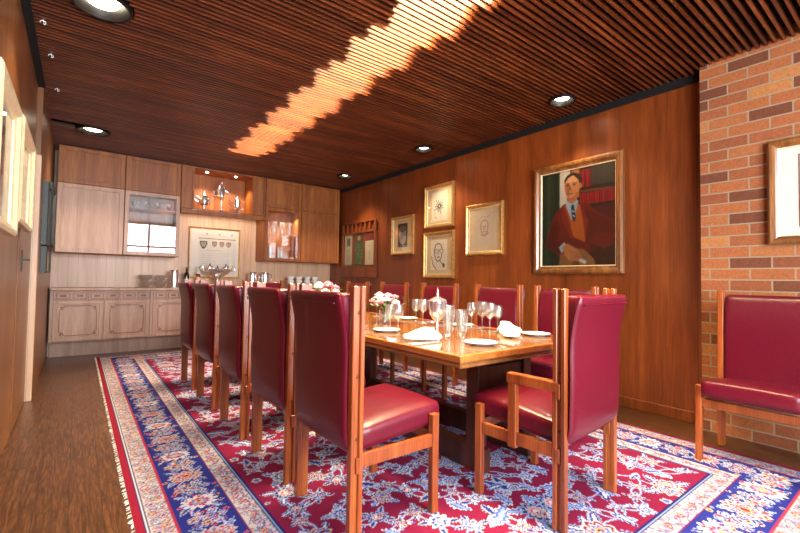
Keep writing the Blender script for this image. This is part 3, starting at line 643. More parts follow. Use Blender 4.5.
# large portrait
def portrait_canvas(W, H):
    c = Canvas(W, H, .004, (30, 34, 24)); X = lambda u: u*W; Y = lambda v: v*H
    P = lambda pts, col: c.poly([(X(a), Y(b_)) for a, b_ in pts], col); El = lambda a, b_, rx, ry, col, an=0: c.ell(X(a), Y(b_), rx*W, ry*H, col, an)
    P([(0, 0), (.28, 0), (.30, 1), (0, 1)], (28, 42, 28)); P([(.06, 0), (.12, 0), (.14, 1), (.09, 1)], (38, 58, 36)); P([(.18, .1), (.22, .1), (.24, 1), (.2, 1)], (22, 34, 24))
    P([(.27, .5), (.42, .5), (.42, 1), (.27, 1)], (176, 160, 138)); P([(.42, .7), (.54, .7), (.54, 1), (.44, 1)], (150, 92, 44)); P([(.54, .2), (1, .2), (1, 1), (.54, 1)], (40, 28, 22))
    for i in range(7): P([(.55+.03*i, .79), (.572+.03*i, .79), (.572+.03*i, .97), (.55+.03*i, .97)] if i < 5 else [(.56, .9), (.57, .9), (.57, .91)], (132+8*(i % 3), 24, 22) if i % 2 else (104, 18, 18))
    for i in range(10): P([(.70+.03*i, .8), (.722+.03*i, .8), (.722+.03*i, .99), (.70+.03*i, .99)], (52+6*(i % 3), 48, 34))
    P([(.55, .745), (1, .735), (1, .755), (.55, .765)], (96, 54, 30))
    for i in range(14): P([(.55+.032*i, .62), (.574+.032*i, .62), (.574+.032*i, .735), (.55+.032*i, .735)], (150-12*(i % 3), 26, 20))
    P([(.62, .12), (1, .08), (1, .60), (.74, .58), (.64, .4)], (74, 28, 22)); P([(.70, .0), (1, 0), (1, .3), (.8, .4)], (58, 30, 20))
    # jacket, arms
    P([(.06, .22), (.12, .40), (.20, .56), (.33, .645), (.50, .65), (.66, .62), (.78, .52), (.98, .44), (1, .22), (.86, .16), (.70, .22), (.66, .1), (.3, .08), (.14, .18)], (98, 32, 20))
    P([(.08, .22), (.14, .40), (.22, .52), (.28, .4), (.24, .28), (.34, .16), (.26, .12)], (78, 24, 16)); P([(.62, .58), (.78, .5), (.96, .43), (.97, .3), (.74, .34), (.66, .2)], (84, 28, 18))
    P([(.33, .63), (.40, .50), (.46, .3), (.62, .24), (.62, .45), (.54, .63)], (160, 78, 30))
    P([(.34, .63), (.30, .5), (.44, .26), (.46, .3), (.40, .5)], (120, 40, 24)); P([(.54, .64), (.66, .46), (.62, .24), (.60, .42)], (122, 42, 24))
    # trousers
    P([(.26, 0), (.28, .12), (.44, .19), (.6, .17), (.72, .08), (.76, 0)], (128, 84, 46)); P([(.42, 0), (.5, .1), (.56, 0)], (98, 60, 32))
    # shirt and tie
    P([(.36, .63), (.38, .70), (.47, .72), (.53, .66), (.49, .52), (.44, .47)], (140, 146, 150)); P([(.43, .63), (.47, .63), (.50, .49), (.47, .45), (.44, .5)], (38, 44, 50)); P([(.44, .58), (.48, .56), (.48, .545), (.44, .565)], (150, 150, 150)); P([(.45, .53), (.49, .51), (.49, .5), (.45, .515)], (150, 150, 150))
    # neck, head
    P([(.37, .68), (.38, .78), (.52, .78), (.51, .68), (.45, .64)], (150, 88, 52)); El(.45, .84, .112, .105, (172, 108, 66)); P([(.34, .83), (.36, .74), (.42, .70), (.48, .715), (.55, .80), (.55, .86)], (172, 108, 66))
    P([(.34, .84), (.36, .74), (.40, .72), (.42, .8), (.40, .88)], (146, 84, 50)); El(.44, .90, .09, .05, (190, 130, 84))
    P([(.34, .86), (.335, .90), (.38, .945), (.46, .965), (.54, .94), (.575, .88), (.57, .82), (.545, .82), (.53, .88), (.46, .935), (.39, .91)], (46, 34, 24)); El(.56, .815, .018, .028, (160, 92, 56))
    P([(.36, .855), (.41, .862), (.41, .853), (.36, .846)], (60, 38, 24)); P([(.44, .86), (.51, .852), (.51, .843), (.44, .85)], (60, 38, 24)); El(.385, .835, .017, .008, (50, 34, 26)); El(.475, .833, .018, .008, (50, 34, 26))
    P([(.41, .845), (.395, .79), (.425, .78), (.44, .79)], (134, 74, 42)); P([(.385, .755), (.46, .753), (.45, .742), (.395, .744)], (126, 46, 36))
    # hands and cuff
    P([(.26, .20), (.34, .25), (.38, .20), (.30, .14)], (150, 156, 164)); P([(.31, .21), (.38, .235), (.52, .17), (.58, .09), (.54, .05), (.40, .06), (.34, .12)], (170, 106, 62))
    for q in range(4): c.line([(X(.42+q*.035), Y(.165-q*.008)), (X(.455+q*.035), Y(.06+q*.004))], .006, (120, 64, 36))
    P([(.50, .16), (.62, .05), (.60, .02), (.48, .10)], (150, 90, 54)); P([(.55, .08), (.64, .05), (.62, .02), (.54, .05)], (176, 176, 170))
    n = rng.rand(c.ny, c.nx, 1).astype(np.float32); 
    for _ in range(2):
        q = np.pad(c.a, ((1, 1), (1, 1), (0, 0)), 'edge'); c.a = (q[1:-1, 1:-1]*2+q[:-2, 1:-1]+q[2:, 1:-1]+q[1:-1, :-2]+q[1:-1, 2:])/6
    c.a *= .44+.14*n
    return c
cv = portrait_canvas(.80, 1.0)
picture('oil_portrait', 'large gilt framed oil portrait of a seated person in a red jacket', 'painting', onR(2.265, 1.79), RW, .95, 1.15, .075, .05, 'bronzeframe', 0, cv, 'canvas', False)
def drawing(W, H, kind):
    c = Canvas(W, H, .005, (216, 204, 176)); cx, cy = W/2, H/2; s = min(W, H)*.42
    if kind == 'photo':
        c.rect(0, W, 0, H, (44, 42, 40)); c.ell(cx, cy, W*.36, H*.40, (150, 146, 140)); c.ell(cx, cy+H*.27, W*.34, H*.14, (96, 92, 88)); skin_face(c, cx, cy, s*.8, (56, 52, 50))
        c.rect(0, W, 0, H*.08, (90, 88, 84))
    elif kind == 'star':
        for a in range(14): c.line([(cx+math.cos(a*.45)*.02, cy+math.sin(a*.45)*.02), (cx+math.cos(a*.45)*.07*(1+.3*(a % 3)), cy+math.sin(a*.45)*.07*(1+.3*(a % 3)))], .011, (60, 50, 44))
        c.ell(cx, cy, .03, .03, (70, 58, 50)); c.ell(cx, cy, .015, .015, (200, 186, 160))
        c.line([(W*.15, H*.12), (W*.3, H*.15), (W*.35, H*.06)], .006, (80, 66, 56)); c.line([(W*.2, H*.3), (W*.22, H*.2)], .005, (80, 66, 56)); c.line([(W*.4, H*.36), (W*.6, H*.34)], .005, (120, 106, 90))
    elif kind == 'pipe':
        c.rect(0, W, 0, H, (222, 210, 184)); skin_face(c, cx-.01, cy+.03, s*1.15, (62, 54, 50)); c.line([(cx-.02, cy+.07), (cx+.09, cy+.07)], .008, (60, 52, 48)); c.ell(cx-.045, cy+.05, .04, .03, (110, 100, 90)); c.ell(cx-.045, cy+.05, .03, .022, (216, 204, 178)); c.ell(cx+.05, cy+.05, .04, .03, (110, 100, 90)); c.ell(cx+.05, cy+.05, .03, .022, (216, 204, 178))
        c.line([(cx+.02, cy-.08), (cx+.09, cy-.14)], .012, (80, 60, 50)); c.ell(cx+.10, cy-.15, .022, .03, (80, 60, 50)); c.line([(cx-.15, cy-.02), (cx-.12, cy-.14), (cx-.03, cy-.22), (cx+.06, cy-.24)], .014, (84, 76, 68))
    elif kind == 'faint':
        c.rect(0, W, 0, H, (196, 176, 146)); skin_face(c, cx, cy+.02, s*.9, (124, 98, 76)); c.line([(W*.2, H*.75), (W*.4, H*.9), (W*.6, H*.85), (W*.8, H*.92)], .006, (160, 134, 108)); c.line([(cx-.06, cy-.06), (cx, cy-.09), (cx+.07, cy-.05)], .008, (140, 90, 70))
    return c
G = 'framed portraits and drawings on the panelled wall'
picture('framed_picture', 'small gilt framed black and white portrait photograph beside the card rack', 'picture', onR(5.13, 1.82), RW, .56, .60, .045, .035, 'gold', 1, drawing(.24, .37, 'photo'), 'photograph', True, 'mat', G)
picture('framed_picture', 'gilt framed drawing with a small dark star-like figure, upper of the stacked pair', 'picture', onR(4.30, 2.17), RW, .60, .61, .05, .04, 'gold', 1, drawing(.32, .41, 'star'), 'drawing', True, 'mat', G)
picture('framed_picture', 'gilt framed ink caricature with spectacles and pipe, lower of the stacked pair', 'picture', onR(4.30, 1.485), RW, .62, .65, .05, .04, 'gold', 1, drawing(.33, .42, 'pipe'), 'drawing', True, 'mat', G)
picture('framed_picture', 'gilt framed faint pencil portrait nearest the large oil portrait', 'picture', onR(3.475, 1.77), RW, .60, .645, .045, .04, 'gold', 1, drawing(.32, .42, 'faint'), 'drawing', True, 'mat', G)
# brick wall picture
def bp_canvas():
    c = Canvas(.44, .50, .005, (226, 220, 206)); c.rect(.0, .44, .0, .5, (120, 60, 50)); c.rect(.006, .434, .006, .494, (226, 222, 214)); c.rect(.03, .41, .03, .47, (150, 158, 176)); c.rect(.03, .41, .25, .47, (110, 50, 44)); c.rect(.06, .2, .1, .3, (190, 186, 180)); return c
picture('framed_picture', 'wood framed print with a wide white mount hanging on the brick wall', 'picture', (3.878, .37, 1.775), RW, .76, .73, .055, .04, 'bronzeframe', 1, bp_canvas(), 'print', True, 'matwhite', None)
# left wall pictures
LW = PI/2
def lp_canvas(W, H, k):
    c = Canvas(W, H, .006, (214, 200, 176)); c.rect(.03, W-.03, .04, H-.04, (150, 130, 110))
    for i in range(3): c.ell(W*(.25+.25*i), H*.45, .05, .09, (92, 70, 60) if (i+k) % 2 else (190, 160, 130))
    return c
t = picture('framed_picture', 'large pale gilt framed picture on the left wall nearest the camera', 'picture', (XL+.03, 2.70, 1.665), LW, .74, .68, .06, .045, 'goldpale', 1, lp_canvas(.34, .42, 0), 'print', True, 'matwhite', 'gilt frames on the left wall')
t = picture('framed_picture', 'pale gilt framed picture on the left wall between the large frame and the door handle', 'picture', (XL+.03, 3.58, 1.725), LW, .82, .61, .055, .045, 'goldpale', 1, lp_canvas(.56, .32, 1), 'print', True, 'matwhite', 'gilt frames on the left wall')
# grey metal panels on the far left wall
for i, (ya, yb, za, zb, d) in enumerate(((5.95, 6.75, 1.46, 2.14, .06), (5.45, 5.93, 1.42, 2.05, .05), (5.55, 6.3, 1.14, 1.41, .05))):
    lb = ['tall grey metal wall frame on the left wall nearest the cabinets', 'narrow grey metal wall frame on the left wall nearest the door', 'low grey metal wall frame below the two taller ones on the left wall'][i]
    t = thing('metal_frame', lb, 'wall frame', (XL2, (ya+yb)/2, (za+zb)/2), LW, 'grey metal frames on the far left wall')
    frame_geo(B(), yb-ya, zb-za, .03, d).done('frame', 'steel', t, smooth=False); B().box(-(yb-ya)/2+.02, (yb-ya)/2-.02, -.03, -.002, -(zb-za)/2+.02, (zb-za)/2-.02).done('panel', 'mat', t, smooth=False)
# poster with crests on the back wall
def crest_canvas(W, H):
    c = Canvas(W, H, .005, (250, 244, 232)); c.rect(.13, W-.04, .02, H-.12, (240, 236, 224)); c.rect(.12, W-.05, H-.155, H-.150, (120, 104, 84))
    c.line([(.10, H-.10), (W-.1, H-.10)], .004, (196, 176, 150))
    for i in range(3): c.ell(.25+.2*i, H-.075, .02, .012, (206, 176, 140))
    for i, x in enumerate((.20, .37, .49, .60)):
        s = 1.25 if i == 0 else .85; col = [(66, 84, 84), (150, 110, 80), (160, 112, 84), (150, 100, 80)][i]
        c.poly([(x-.045*s, H-.20), (x+.045*s, H-.20), (x+.045*s, H-.25), (x+.02*s, H-.20-.09*s), (x, H-.20-.105*s), (x-.02*s, H-.20-.09*s), (x-.045*s, H-.25)], col)
        c.poly([(x-.033*s, H-.21), (x+.033*s, H-.21), (x+.033*s, H-.25), (x, H-.20-.09*s), (x-.033*s, H-.25)], (206, 190, 160)); c.line([(x, H-.21), (x, H-.20-.085*s)], .010, col); c.line([(x-.03*s, H-.235), (x+.03*s, H-.235)], .008, col)
    for r in range(9):
        c.line([(.17, H-.40-r*.035), (W-.10-.05*(r % 3), H-.40-r*.035)], .003, (206, 200, 190))
    c.line([(.25, H-.35), (W-.25, H-.35)], .005, (170, 154, 130)); return c
picture('crest_chart', 'large framed chart with four small shields and lines of text on the back wall', 'picture', (1.82, YB-.001, 1.53), 0, .82, .84, .022, .03, 'gold', 1, crest_canvas(.76, .78), 'chart', True, 'matwhite')
# card rack on the right wall
t = thing('card_rack', 'carved wooden wall board holding three printed cards behind glass by the far corner', 'wall board', onR(6.40, 1.65), RW)
b = B(); b.box(-.57, .57, -.02, -.001, -.49, .30); b.box(-.57, -.52, -.045, -.02, -.49, .50, .004); b.box(.52, .57, -.045, -.02, -.49, .50, .004); b.box(-.52, .52, -.045, -.02, -.49, -.30, .004); b.box(-.52, .52, -.045, -.02, .30, .335, .004)
b.box(-.52, .52, -.045, -.001, .485, .52, .004)
for k in range(8): b.box(-.52+k*.1486-.012, -.52+k*.1486+.012, -.04, -.01, .335, .485, .003)
b.done('rack_frame', 'wallR', t, smooth=False)
def card(bg, kind):
    c = Canvas(.26, .56, .006, bg)
    if kind == 0: c.rect(.07, .19, .36, .5, (96, 100, 84)); c.rect(.06, .2, .06, .3, (176, 176, 146))
    if kind == 1:
        c.rect(0, .26, .40, .56, (70, 54, 34)); c.ell(.13, .48, .05, .04, (170, 140, 70))
        for k in range(26): c.ell(random.uniform(.02, .24), random.uniform(.02, .38), .02, .012, (70, 130, 70))
    if kind == 2:
        c.rect(0, .26, .42, .56, (120, 30, 24)); c.line([(.13, .1), (.14, .25)], .01, (120, 110, 90)); c.line([(.06, .34), (.2, .33)], .004, (150, 140, 120))
    return c
for i, (x, bg) in enumerate(((-.34, (190, 184, 150)), (.02, (36, 92, 44)), (.36, (204, 196, 160)))):
    o = card(bg, i).mesh('card', 'paper', (x-.13, -.024, -.27), (1, 0, 0), (0, 0, 1), t); o['label'] = ['grey printed card', 'green card with a dark top', 'cream card with a red top'][i]
B().box(-.52, .52, -.034, -.031, -.30, .30).done('pane', 'pane', t, smooth=False)

# ================================================================== CHAIRS
def make_chair(arms, hw=.275):
    t = thing('dining_armchair' if arms else 'dining_chair', 'x', 'chair')
    HT = 1.083; pw = .034; yr = -.25; pd = .060
    for s in (-1, 1):
        xo = s*hw; xi = s*(hw-pw); a, c = min(xo, xi), max(xo, xi)
        b = B(); b.box(a, c, yr, yr+.021, 0, HT, .003); b.box(a, c, yr+pd-.021, yr+pd, 0, HT, .003)
        b.box(a+(.013 if s < 0 else .002), c-(.013 if s > 0 else .002), yr+.020, yr+pd-.020, .002, HT-.003)
        if True: b.box(a-(.003 if s < 0 else 0), c+(.003 if s > 0 else 0), yr+.024, yr+.046, .30, .365, .002)
        if arms: b.box(a-(.004 if s < 0 else 0), c+(.004 if s > 0 else 0), yr+.024, yr+.046, .585, .655, .002)
        p = b.done('back_post', 'chair', t, smooth=False)
        for z in (.44, .70, .97): B().sphere((s*(hw-.012), yr+pd/2, z), .0075, (.5, 1, 1), 8).done('screw', 'screw', p)
        b = B(); b.box(a, c, .205, .245, 0, .468, .003); b.done('front_leg', 'chair', t, smooth=False)
        b = B(); b.box(a+.006, c-.006, yr+pd-.006, .21, .315, .375, .003, mat=Matrix.Shear('XY', 4, (0, 0)) if False else None); b.done('side_rail', 'chair', t, smooth=False)
        if arms:
            b = B(); b.box(a, c, .0, .045, .30, .63, .003); b.done('arm_support', 'chair', t, smooth=False)
            b = B(); b.box(a-.004, c+.006, yr+pd-.02, .052, .612, .662, .006, 2); b.done('armrest', 'chair', t, smooth=False)
    b = B(); b.box(-hw+pw, hw-pw, .213, .238, .335, .385, .002); b.done('front_rail', 'chair', t, smooth=False)
    xw = hw-pw-.002
    def fs(p):
        u, v = p.x/xw, p.y/.215; k = max(0, 1-u*u)*max(0, 1-v*v)
        if p.z > 0: p.z += .022*k+.006*max(0, 1-u*u)
        p.z += .020*(p.y/.22)
        return p
    B().rbox((0, .049, .437), (xw, .247, .056), .036, 11, fs).done('seat', 'leather', t)
    def fb(p):
        z = p.z/.35; k = max(0, min(1, (-.020-p.y)/.014)); p.x *= 1+(pw-.016)/xw*k
        p.y -= .034*max(0, z)**2.6+.008*z-.008*max(0, 1-abs(z-.35)*2)
        if z < -.72: p.y += .045*((-.72-z)/.28)**2
        if p.y < 0: p.y -= .008*max(0, 1-(p.x/xw)**2)
        return p
    bk = B().rbox((0, -.232, .712), (xw, .048, .342), .026, 16, fb).done('backrest', 'leather', t)
    # piping seam at the roll of the back
    B().tube([(-xw+.01, -.3175, 1.01), (-xw*.5, -.3235, 1.012), (0, -.3255, 1.012), (xw*.5, -.3235, 1.012), (xw-.01, -.3175, 1.01)], .0032, 6).done('seam', 'leather', bk)
    return t
chair = make_chair(False); arm = make_chair(True, .294)
uc = []; ua = []
GL, GR = 'side chairs along the left of the table', 'side chairs along the right of the table'
for i, (y, lb) in enumerate(((1.775, 'burgundy leather chair on the left of the table, nearest the camera'), (2.45, 'burgundy leather chair on the left of the table, second from the camera'),
        (3.21, 'burgundy leather chair in the middle of the left row'), (4.0, 'burgundy leather chair on the left, second from the far end of the row'), (4.76, 'burgundy leather chair on the left, nearest the cabinets'))):
    first_or_dup(chair, uc, (1.165, y, RZ), -PI/2+[0, .01, -.01, .02, 0][i], lb, GL)
for i, (y, lb) in enumerate(((1.92, 'burgundy leather chair on the right of the table, partly hidden behind the near armchair'), (2.62, 'burgundy leather chair on the right, in front of the pencil portrait'),
        (3.44, 'burgundy leather chair on the right, below the two stacked drawings'), (4.29, 'burgundy leather chair on the right, below the black and white photograph'), (5.17, 'burgundy leather chair on the right, below the card rack'))):
    first_or_dup(chair, uc, (2.99, y, RZ), PI/2+[0, -.01, .02, 0, 0][i], lb, GR)
wc = first_or_dup(chair, uc, (3.40, .71, .0078), PI/2, 'burgundy leather side chair standing alone against the brick wall', 'side chair by the brick wall'); wc.rotation_euler = (.023, 0, PI/2)
first_or_dup(arm, ua, (2.002, 1.305, RZ), .08, 'burgundy leather armchair at the near head of the table with its back to the camera', 'armchairs at the heads of the table')
first_or_dup(arm, ua, (2.16, 5.86, RZ), PI, 'burgundy leather armchair at the far head of the table facing the camera', 'armchairs at the heads of the table')

# ================================================================== TABLE
TX0, TX1, TY0, TY1, TZ = 1.505, 2.66, 1.455, 5.55, .75
t = thing('dining_table', 'long polished wooden dining table laid for a formal meal', 'table', (0, 0, RZ)); t.location = (TX0, TY0, RZ)
h0 = -RZ
b = B(); b.box(TX0+.03, TX1-.03, TY0+.03, TY1-.03, TZ-.030+h0, TZ+h0, 0); b.done('tabletop', 'table', t, smooth=False)
b = B(); z0, z1 = TZ-.034+h0, TZ+.0005+h0
b.box(TX0, TX0+.03, TY0, TY1, z0, z1, .003); b.box(TX1-.03, TX1, TY0, TY1, z0, z1, .003); b.box(TX0+.03, TX1-.03, TY0, TY0+.03, z0, z1, .003); b.box(TX0+.03, TX1-.03, TY1-.03, TY1, z0, z1, .003)
b.done('edge_band', 'tableedge', t, smooth=False)
b = B(); b.box(TX0+.022, TX1-.022, TY0+.022, TY1-.022, TZ-.046+h0, TZ-.034+h0); b.box(TX0+.010, TX1-.010, TY0+.010, TY1-.010, TZ-.066+h0, TZ-.046+h0, .004); b.done('sub_top', 'table', t, smooth=False)
b = B(); za, zb = .615, TZ-.062+h0
for x in (TX0+.22, TX1-.25): b.box(x, x+.03, TY0+.2, TY1-.2, za, zb)
for y in (TY0+.2, TY1-.23): b.box(TX0+.25, TX1-.25, y, y+.03, za, zb)
b.done('apron', 'tabledark', t, smooth=False)
for x in (1.87, 2.30):
    b = B(); b.box(x, x+.075, 1.63, 5.38, .0, .14, .004); b.done('sled_beam', 'tabledark', t, smooth=False)
    for y in (1.66, 3.45, 5.24): B().box(x, x+.075, y, y+.10, .14, .63, .003).done('leg', 'tabledark', t, smooth=False)
for y in (1.66, 5.24): B().box(1.945, 2.30, y+.02, y+.08, .30, .60, .003).done('leg_panel', 'tabledark', t, smooth=False)
for ch in t.children: ch.location = (-TX0, -TY0, 0)

# ================================================================== TABLE SETTINGS
TT = TZ+.0012
# wine glass
def wine_glass():
    t = thing('wine_glass', 'x', 'glass'); pr = [(0, 0), (.034, 0), (.034, .002), (.012, .006), (.005, .014), (.0042, .05), (.006, .085), (.016, .094), (.030, .108), (.037, .130), (.037, .155), (.033, .19), (.0318, .19), (.0355, .155), (.0355, .131), (.028, .110), (.012, .098), (0, .095)]
    B().lathe(pr, n=28).done('goblet_body', 'glass', t); return t
wg = wine_glass(); uw = []
def WG(x, y, lb, s=1.0): first_or_dup(wg, uw, (x, y, TT), 0, lb, 'stemmed glasses on the table', (s, s, s))
WG(2.50, 2.30, 'stemmed glass at the left of the four glasses in front of the right-hand chair', 1.05)
WG(2.43, 2.13, 'large stemmed glass second of the four by the right-hand chair', 1.15)
WG(2.40, 2.03, 'tallest stemmed glass of the four, in front, by the white napkins', 1.12)
WG(2.55, 2.10-.02, 'stemmed glass at the right of the four, above the folded napkin', .98)
WG(2.42, 2.90, 'stemmed glass left of the silver goblet, farther of the pair', 1.05)
WG(2.37, 2.74, 'stemmed glass left of the silver goblet, nearer of the pair', 1.1)
WG(1.84, 2.50, 'stemmed glass in front of the flower vase, left of the pair', 1.0)
WG(1.80, 2.35, 'stemmed glass in front of the flower vase, right of the pair', 1.05)
WG(2.44, 3.55, 'stemmed glass on the far right side of the table behind the vase', 1.05)
WG(2.40, 4.3, 'stemmed glass on the right side of the table near the far flowers', 1.0)
WG(1.72, 4.2, 'stemmed glass on the left side of the table near the far flowers', 1.0)
WG(1.74, 3.30, 'stemmed glass on the left side of the table behind the near chair post', 1.1)
# cut glass footed tumblers
def tumbler():
    t = thing('cut_glass_tumbler', 'x', 'glass'); b = B(); n = 24
    b.lathe([(0, 0), (.033, 0), (.034, .004), (.026, .012), (.027, .03), (.034, .10), (.038, .175), (.0345, .175), (.030, .10), (.022, .035), (0, .03)], n=n); b.done('tumbler_body', 'glass', t)
    b = B()
    for k in range(12): a = k*PI/6; b.tube([(.0278*math.cos(a), .0278*math.sin(a), .03), (.0345*math.cos(a+.26), .0345*math.sin(a+.26), .10), (.0375*math.cos(a+.4), .0375*math.sin(a+.4), .15)], .0016, 4)
    b.done('cut_ribs', 'cutglass', t); return t
tb = tumbler(); ut = []
for x, y, s, lb in ((1.98, 2.03, 1.18, 'tall cut glass tumbler right of the silver goblet, leftmost and tallest'), (2.01, 1.93, .95, 'cut glass tumbler right of the silver goblet, in front'), (2.09, 2.02, 1.0, 'cut glass tumbler right of the silver goblet, farthest right of the cluster'),
                    (1.90, 3.22, 1.3, 'tall cut glass tumbler just right of the near chair post'), (1.86, 3.06, .9, 'small cut glass tumbler just right of the near chair post')):
    first_or_dup(tb, ut, (x, y, TT), 0, lb, 'cut glass tumblers', (s, s, s))
# silver lidded goblet
t = thing('silver_goblet', 'silver lidded goblet with a finial on the near half of the table', 'goblet', (1.86, 2.01, TT))
B().lathe([(0, 0), (.045, 0), (.045, .005), (.030, .012), (.010, .022), (.0065, .06), (.010, .075), (.0065, .088), (.010, .105), (.03, .12), (.050, .15), (.057, .19), (.060, .235), (.056, .235), (.052, .19), (0, .14)], n=32).done('cup', 'silver', t)
B().lathe([(.061, .235), (.061, .241), (.045, .252), (.022, .262), (.010, .268), (.007, .276), (.012, .284), (.007, .292), (.005, .302), (.009, .308), (.003, .322), (0, .330)], n=28).done('lid', 'silver', t)
# plates
def plate_thing():
    t = thing('side_plate', 'x', 'plate'); B().lathe([(0, .0), (.055, 0), (.062, .006), (.098, .014), (.099, .017), (.062, .010), (.052, .005), (0, .004)], n=36).done('dish', 'china', t)
    return t
pt = plate_thing(); up = []
plates = [(1.89, 1.665, 'empty white side plate at the near end of the table'), (1.775, 2.45, 'white side plate on the left side behind the folded napkin'), (2.545, 1.74, 'white side plate partly hidden behind the near armchair post'),
          (2.52, 2.42, 'white side plate in front of the right-hand chair behind the stemmed glasses'), (2.50, 3.12, 'white side plate on the right side beyond the two stemmed glasses'), (1.73, 3.28+.2, 'white side plate on the left side by the third chair'), (2.50, 4.1, 'white side plate on the right side towards the far end'), (1.72, 4.38, 'white side plate on the left side towards the far end')]
for x, y, lb in plates: first_or_dup(pt, up, (x, y, TT), 0, lb, 'white side plates')
# napkins
def napkin():
    o = bpy.data.objects.new('x', None)
    def f(p):
        h = .5+.5*math.cos(p.x*18+p.y*7); p.z += .010*math.sin(p.x*30+p.y*12)*(p.z > 0)+.030*h*max(0, 1-abs(p.y)/.08)*(1 if p.z > 0 else 0)
        p.x += .012*math.sin(p.y*32+p.z*60); p.y += .010*math.sin(p.x*24)
        return p
    b = B(); b.rbox((0, 0, .022), (.10, .055, .014), .012, 12, f)
    def g(p):
        p.z += .018*math.sin(p.x*26+1)*(p.z > -.01); p.y += .012*math.sin(p.x*20+2); return p
    b.rbox((-.012, .018, .046), (.075, .040, .014), .012, 10, g)
    def h_(p): p.z *= 1+.25*math.sin(p.x*40); return p
    b.rbox((.03, .03, .064), (.035, .028, .013), .012, 8, h_)
    return b.done('napkin', 'linen')
nk = napkin(); un = []
for x, y, z, rz, lb in ((1.70, 1.97, TT+.0, -1.0, 'folded white napkin on the left side in front of the silver goblet'), (2.34, 1.79, TT+.0, .5, 'folded white napkin nearest the near armchair post'),
                      (2.50, 1.93, TT, .9, 'crumpled white napkin behind the other one by the right-hand chair'), (1.74, 3.72, TT, .3, 'folded white napkin on the left side beyond the middle chair'), (2.46, 4.72, TT, .2, 'folded white napkin on the right side at the far end')):
    nk['category'] = 'napkin'; first_or_dup(nk, un, (x, y, z), rz, lb, 'folded white napkins')
# cutlery
def cutlery(kind):
    b = B()
    if kind == 'knife': b.box(-.006, .006, -.105, -.01, 0, .005, .002); b.prism([(-.007, -.01), (.007, -.01), (.009, .06), (.002, .105), (-.007, .09)], .001, .003)
    if kind == 'fork':
        b.prism([(-.006, -.10), (.006, -.10), (.0035, 0), (.004, .03), (.012, .045), (.012, .055), (-.012, .055), (-.012, .045), (-.004, .03), (-.0035, 0)], 0, .003)
        for k in range(4): b.box(-.0115+k*.007, -.0085+k*.007, .055, .098, .001, .003)
    if kind == 'spoon': b.prism([(-.006, -.10), (.006, -.10), (.003, .0), (.003, .045), (-.003, .045), (-.003, 0)], 0, .003); b.rbox((0, .07, .003), (.018, .028, .003), .0028, 6, lambda p: Vector((p.x*math.sqrt(max(.0, 1-(p.y/.03)**2)), p.y, p.z)))
    o = b.done('table_'+kind, 'silver'); o.data.transform(Matrix.Diagonal((1.5, 1.1, 1.8, 1))); return o
kit = {k: [cutlery(k), []] for k in ('knife', 'fork', 'spoon')}
def cut(kind, x, y, rz, where):
    o, u = kit[kind]; o['category'] = kind; first_or_dup(o, u, (x, y, TT), rz, 'silver '+kind+' '+where, 'silver cutlery on the table')
seats = [(1.63, 1.98, PI/2, 'by the folded napkin on the near left of the table'), (1.70, 2.64, PI/2, 'at the second place from the camera on the left'), (1.70, 3.2, PI/2, 'at the middle place on the left of the table'), (1.70, 4.0, PI/2, 'at the fourth place on the left of the table'),
         (2.16, 1.62, PI, 'at the near head of the table'), (2.50, 2.14, -PI/2, 'at the nearest place on the right of the table'), (2.50, 2.70, -PI/2, 'at the second place on the right of the table'), (2.50, 3.4, -PI/2, 'at the middle place on the right of the table'), (2.50, 4.4, -PI/2, 'at the fourth place on the right of the table')]
for i, (x, y, a, wh_) in enumerate(seats):
    c_, s_ = math.cos(a), math.sin(a); o2 = .12 if i else .10
    for k, (kd, off, fw_) in enumerate((('knife', o2, 0), ('spoon', o2+.04, .01), ('fork', -o2, 0), ('fork', -o2-.035, .01))):
        side = ' on the inside' if k == 2 else (' on the outside' if k == 3 else '')
        px, py = x+c_*off-s_*fw_, y+s_*off+c_*fw_
        cut(kd, px, py, a+[0, .04, -.05, .03][k], wh_+side)
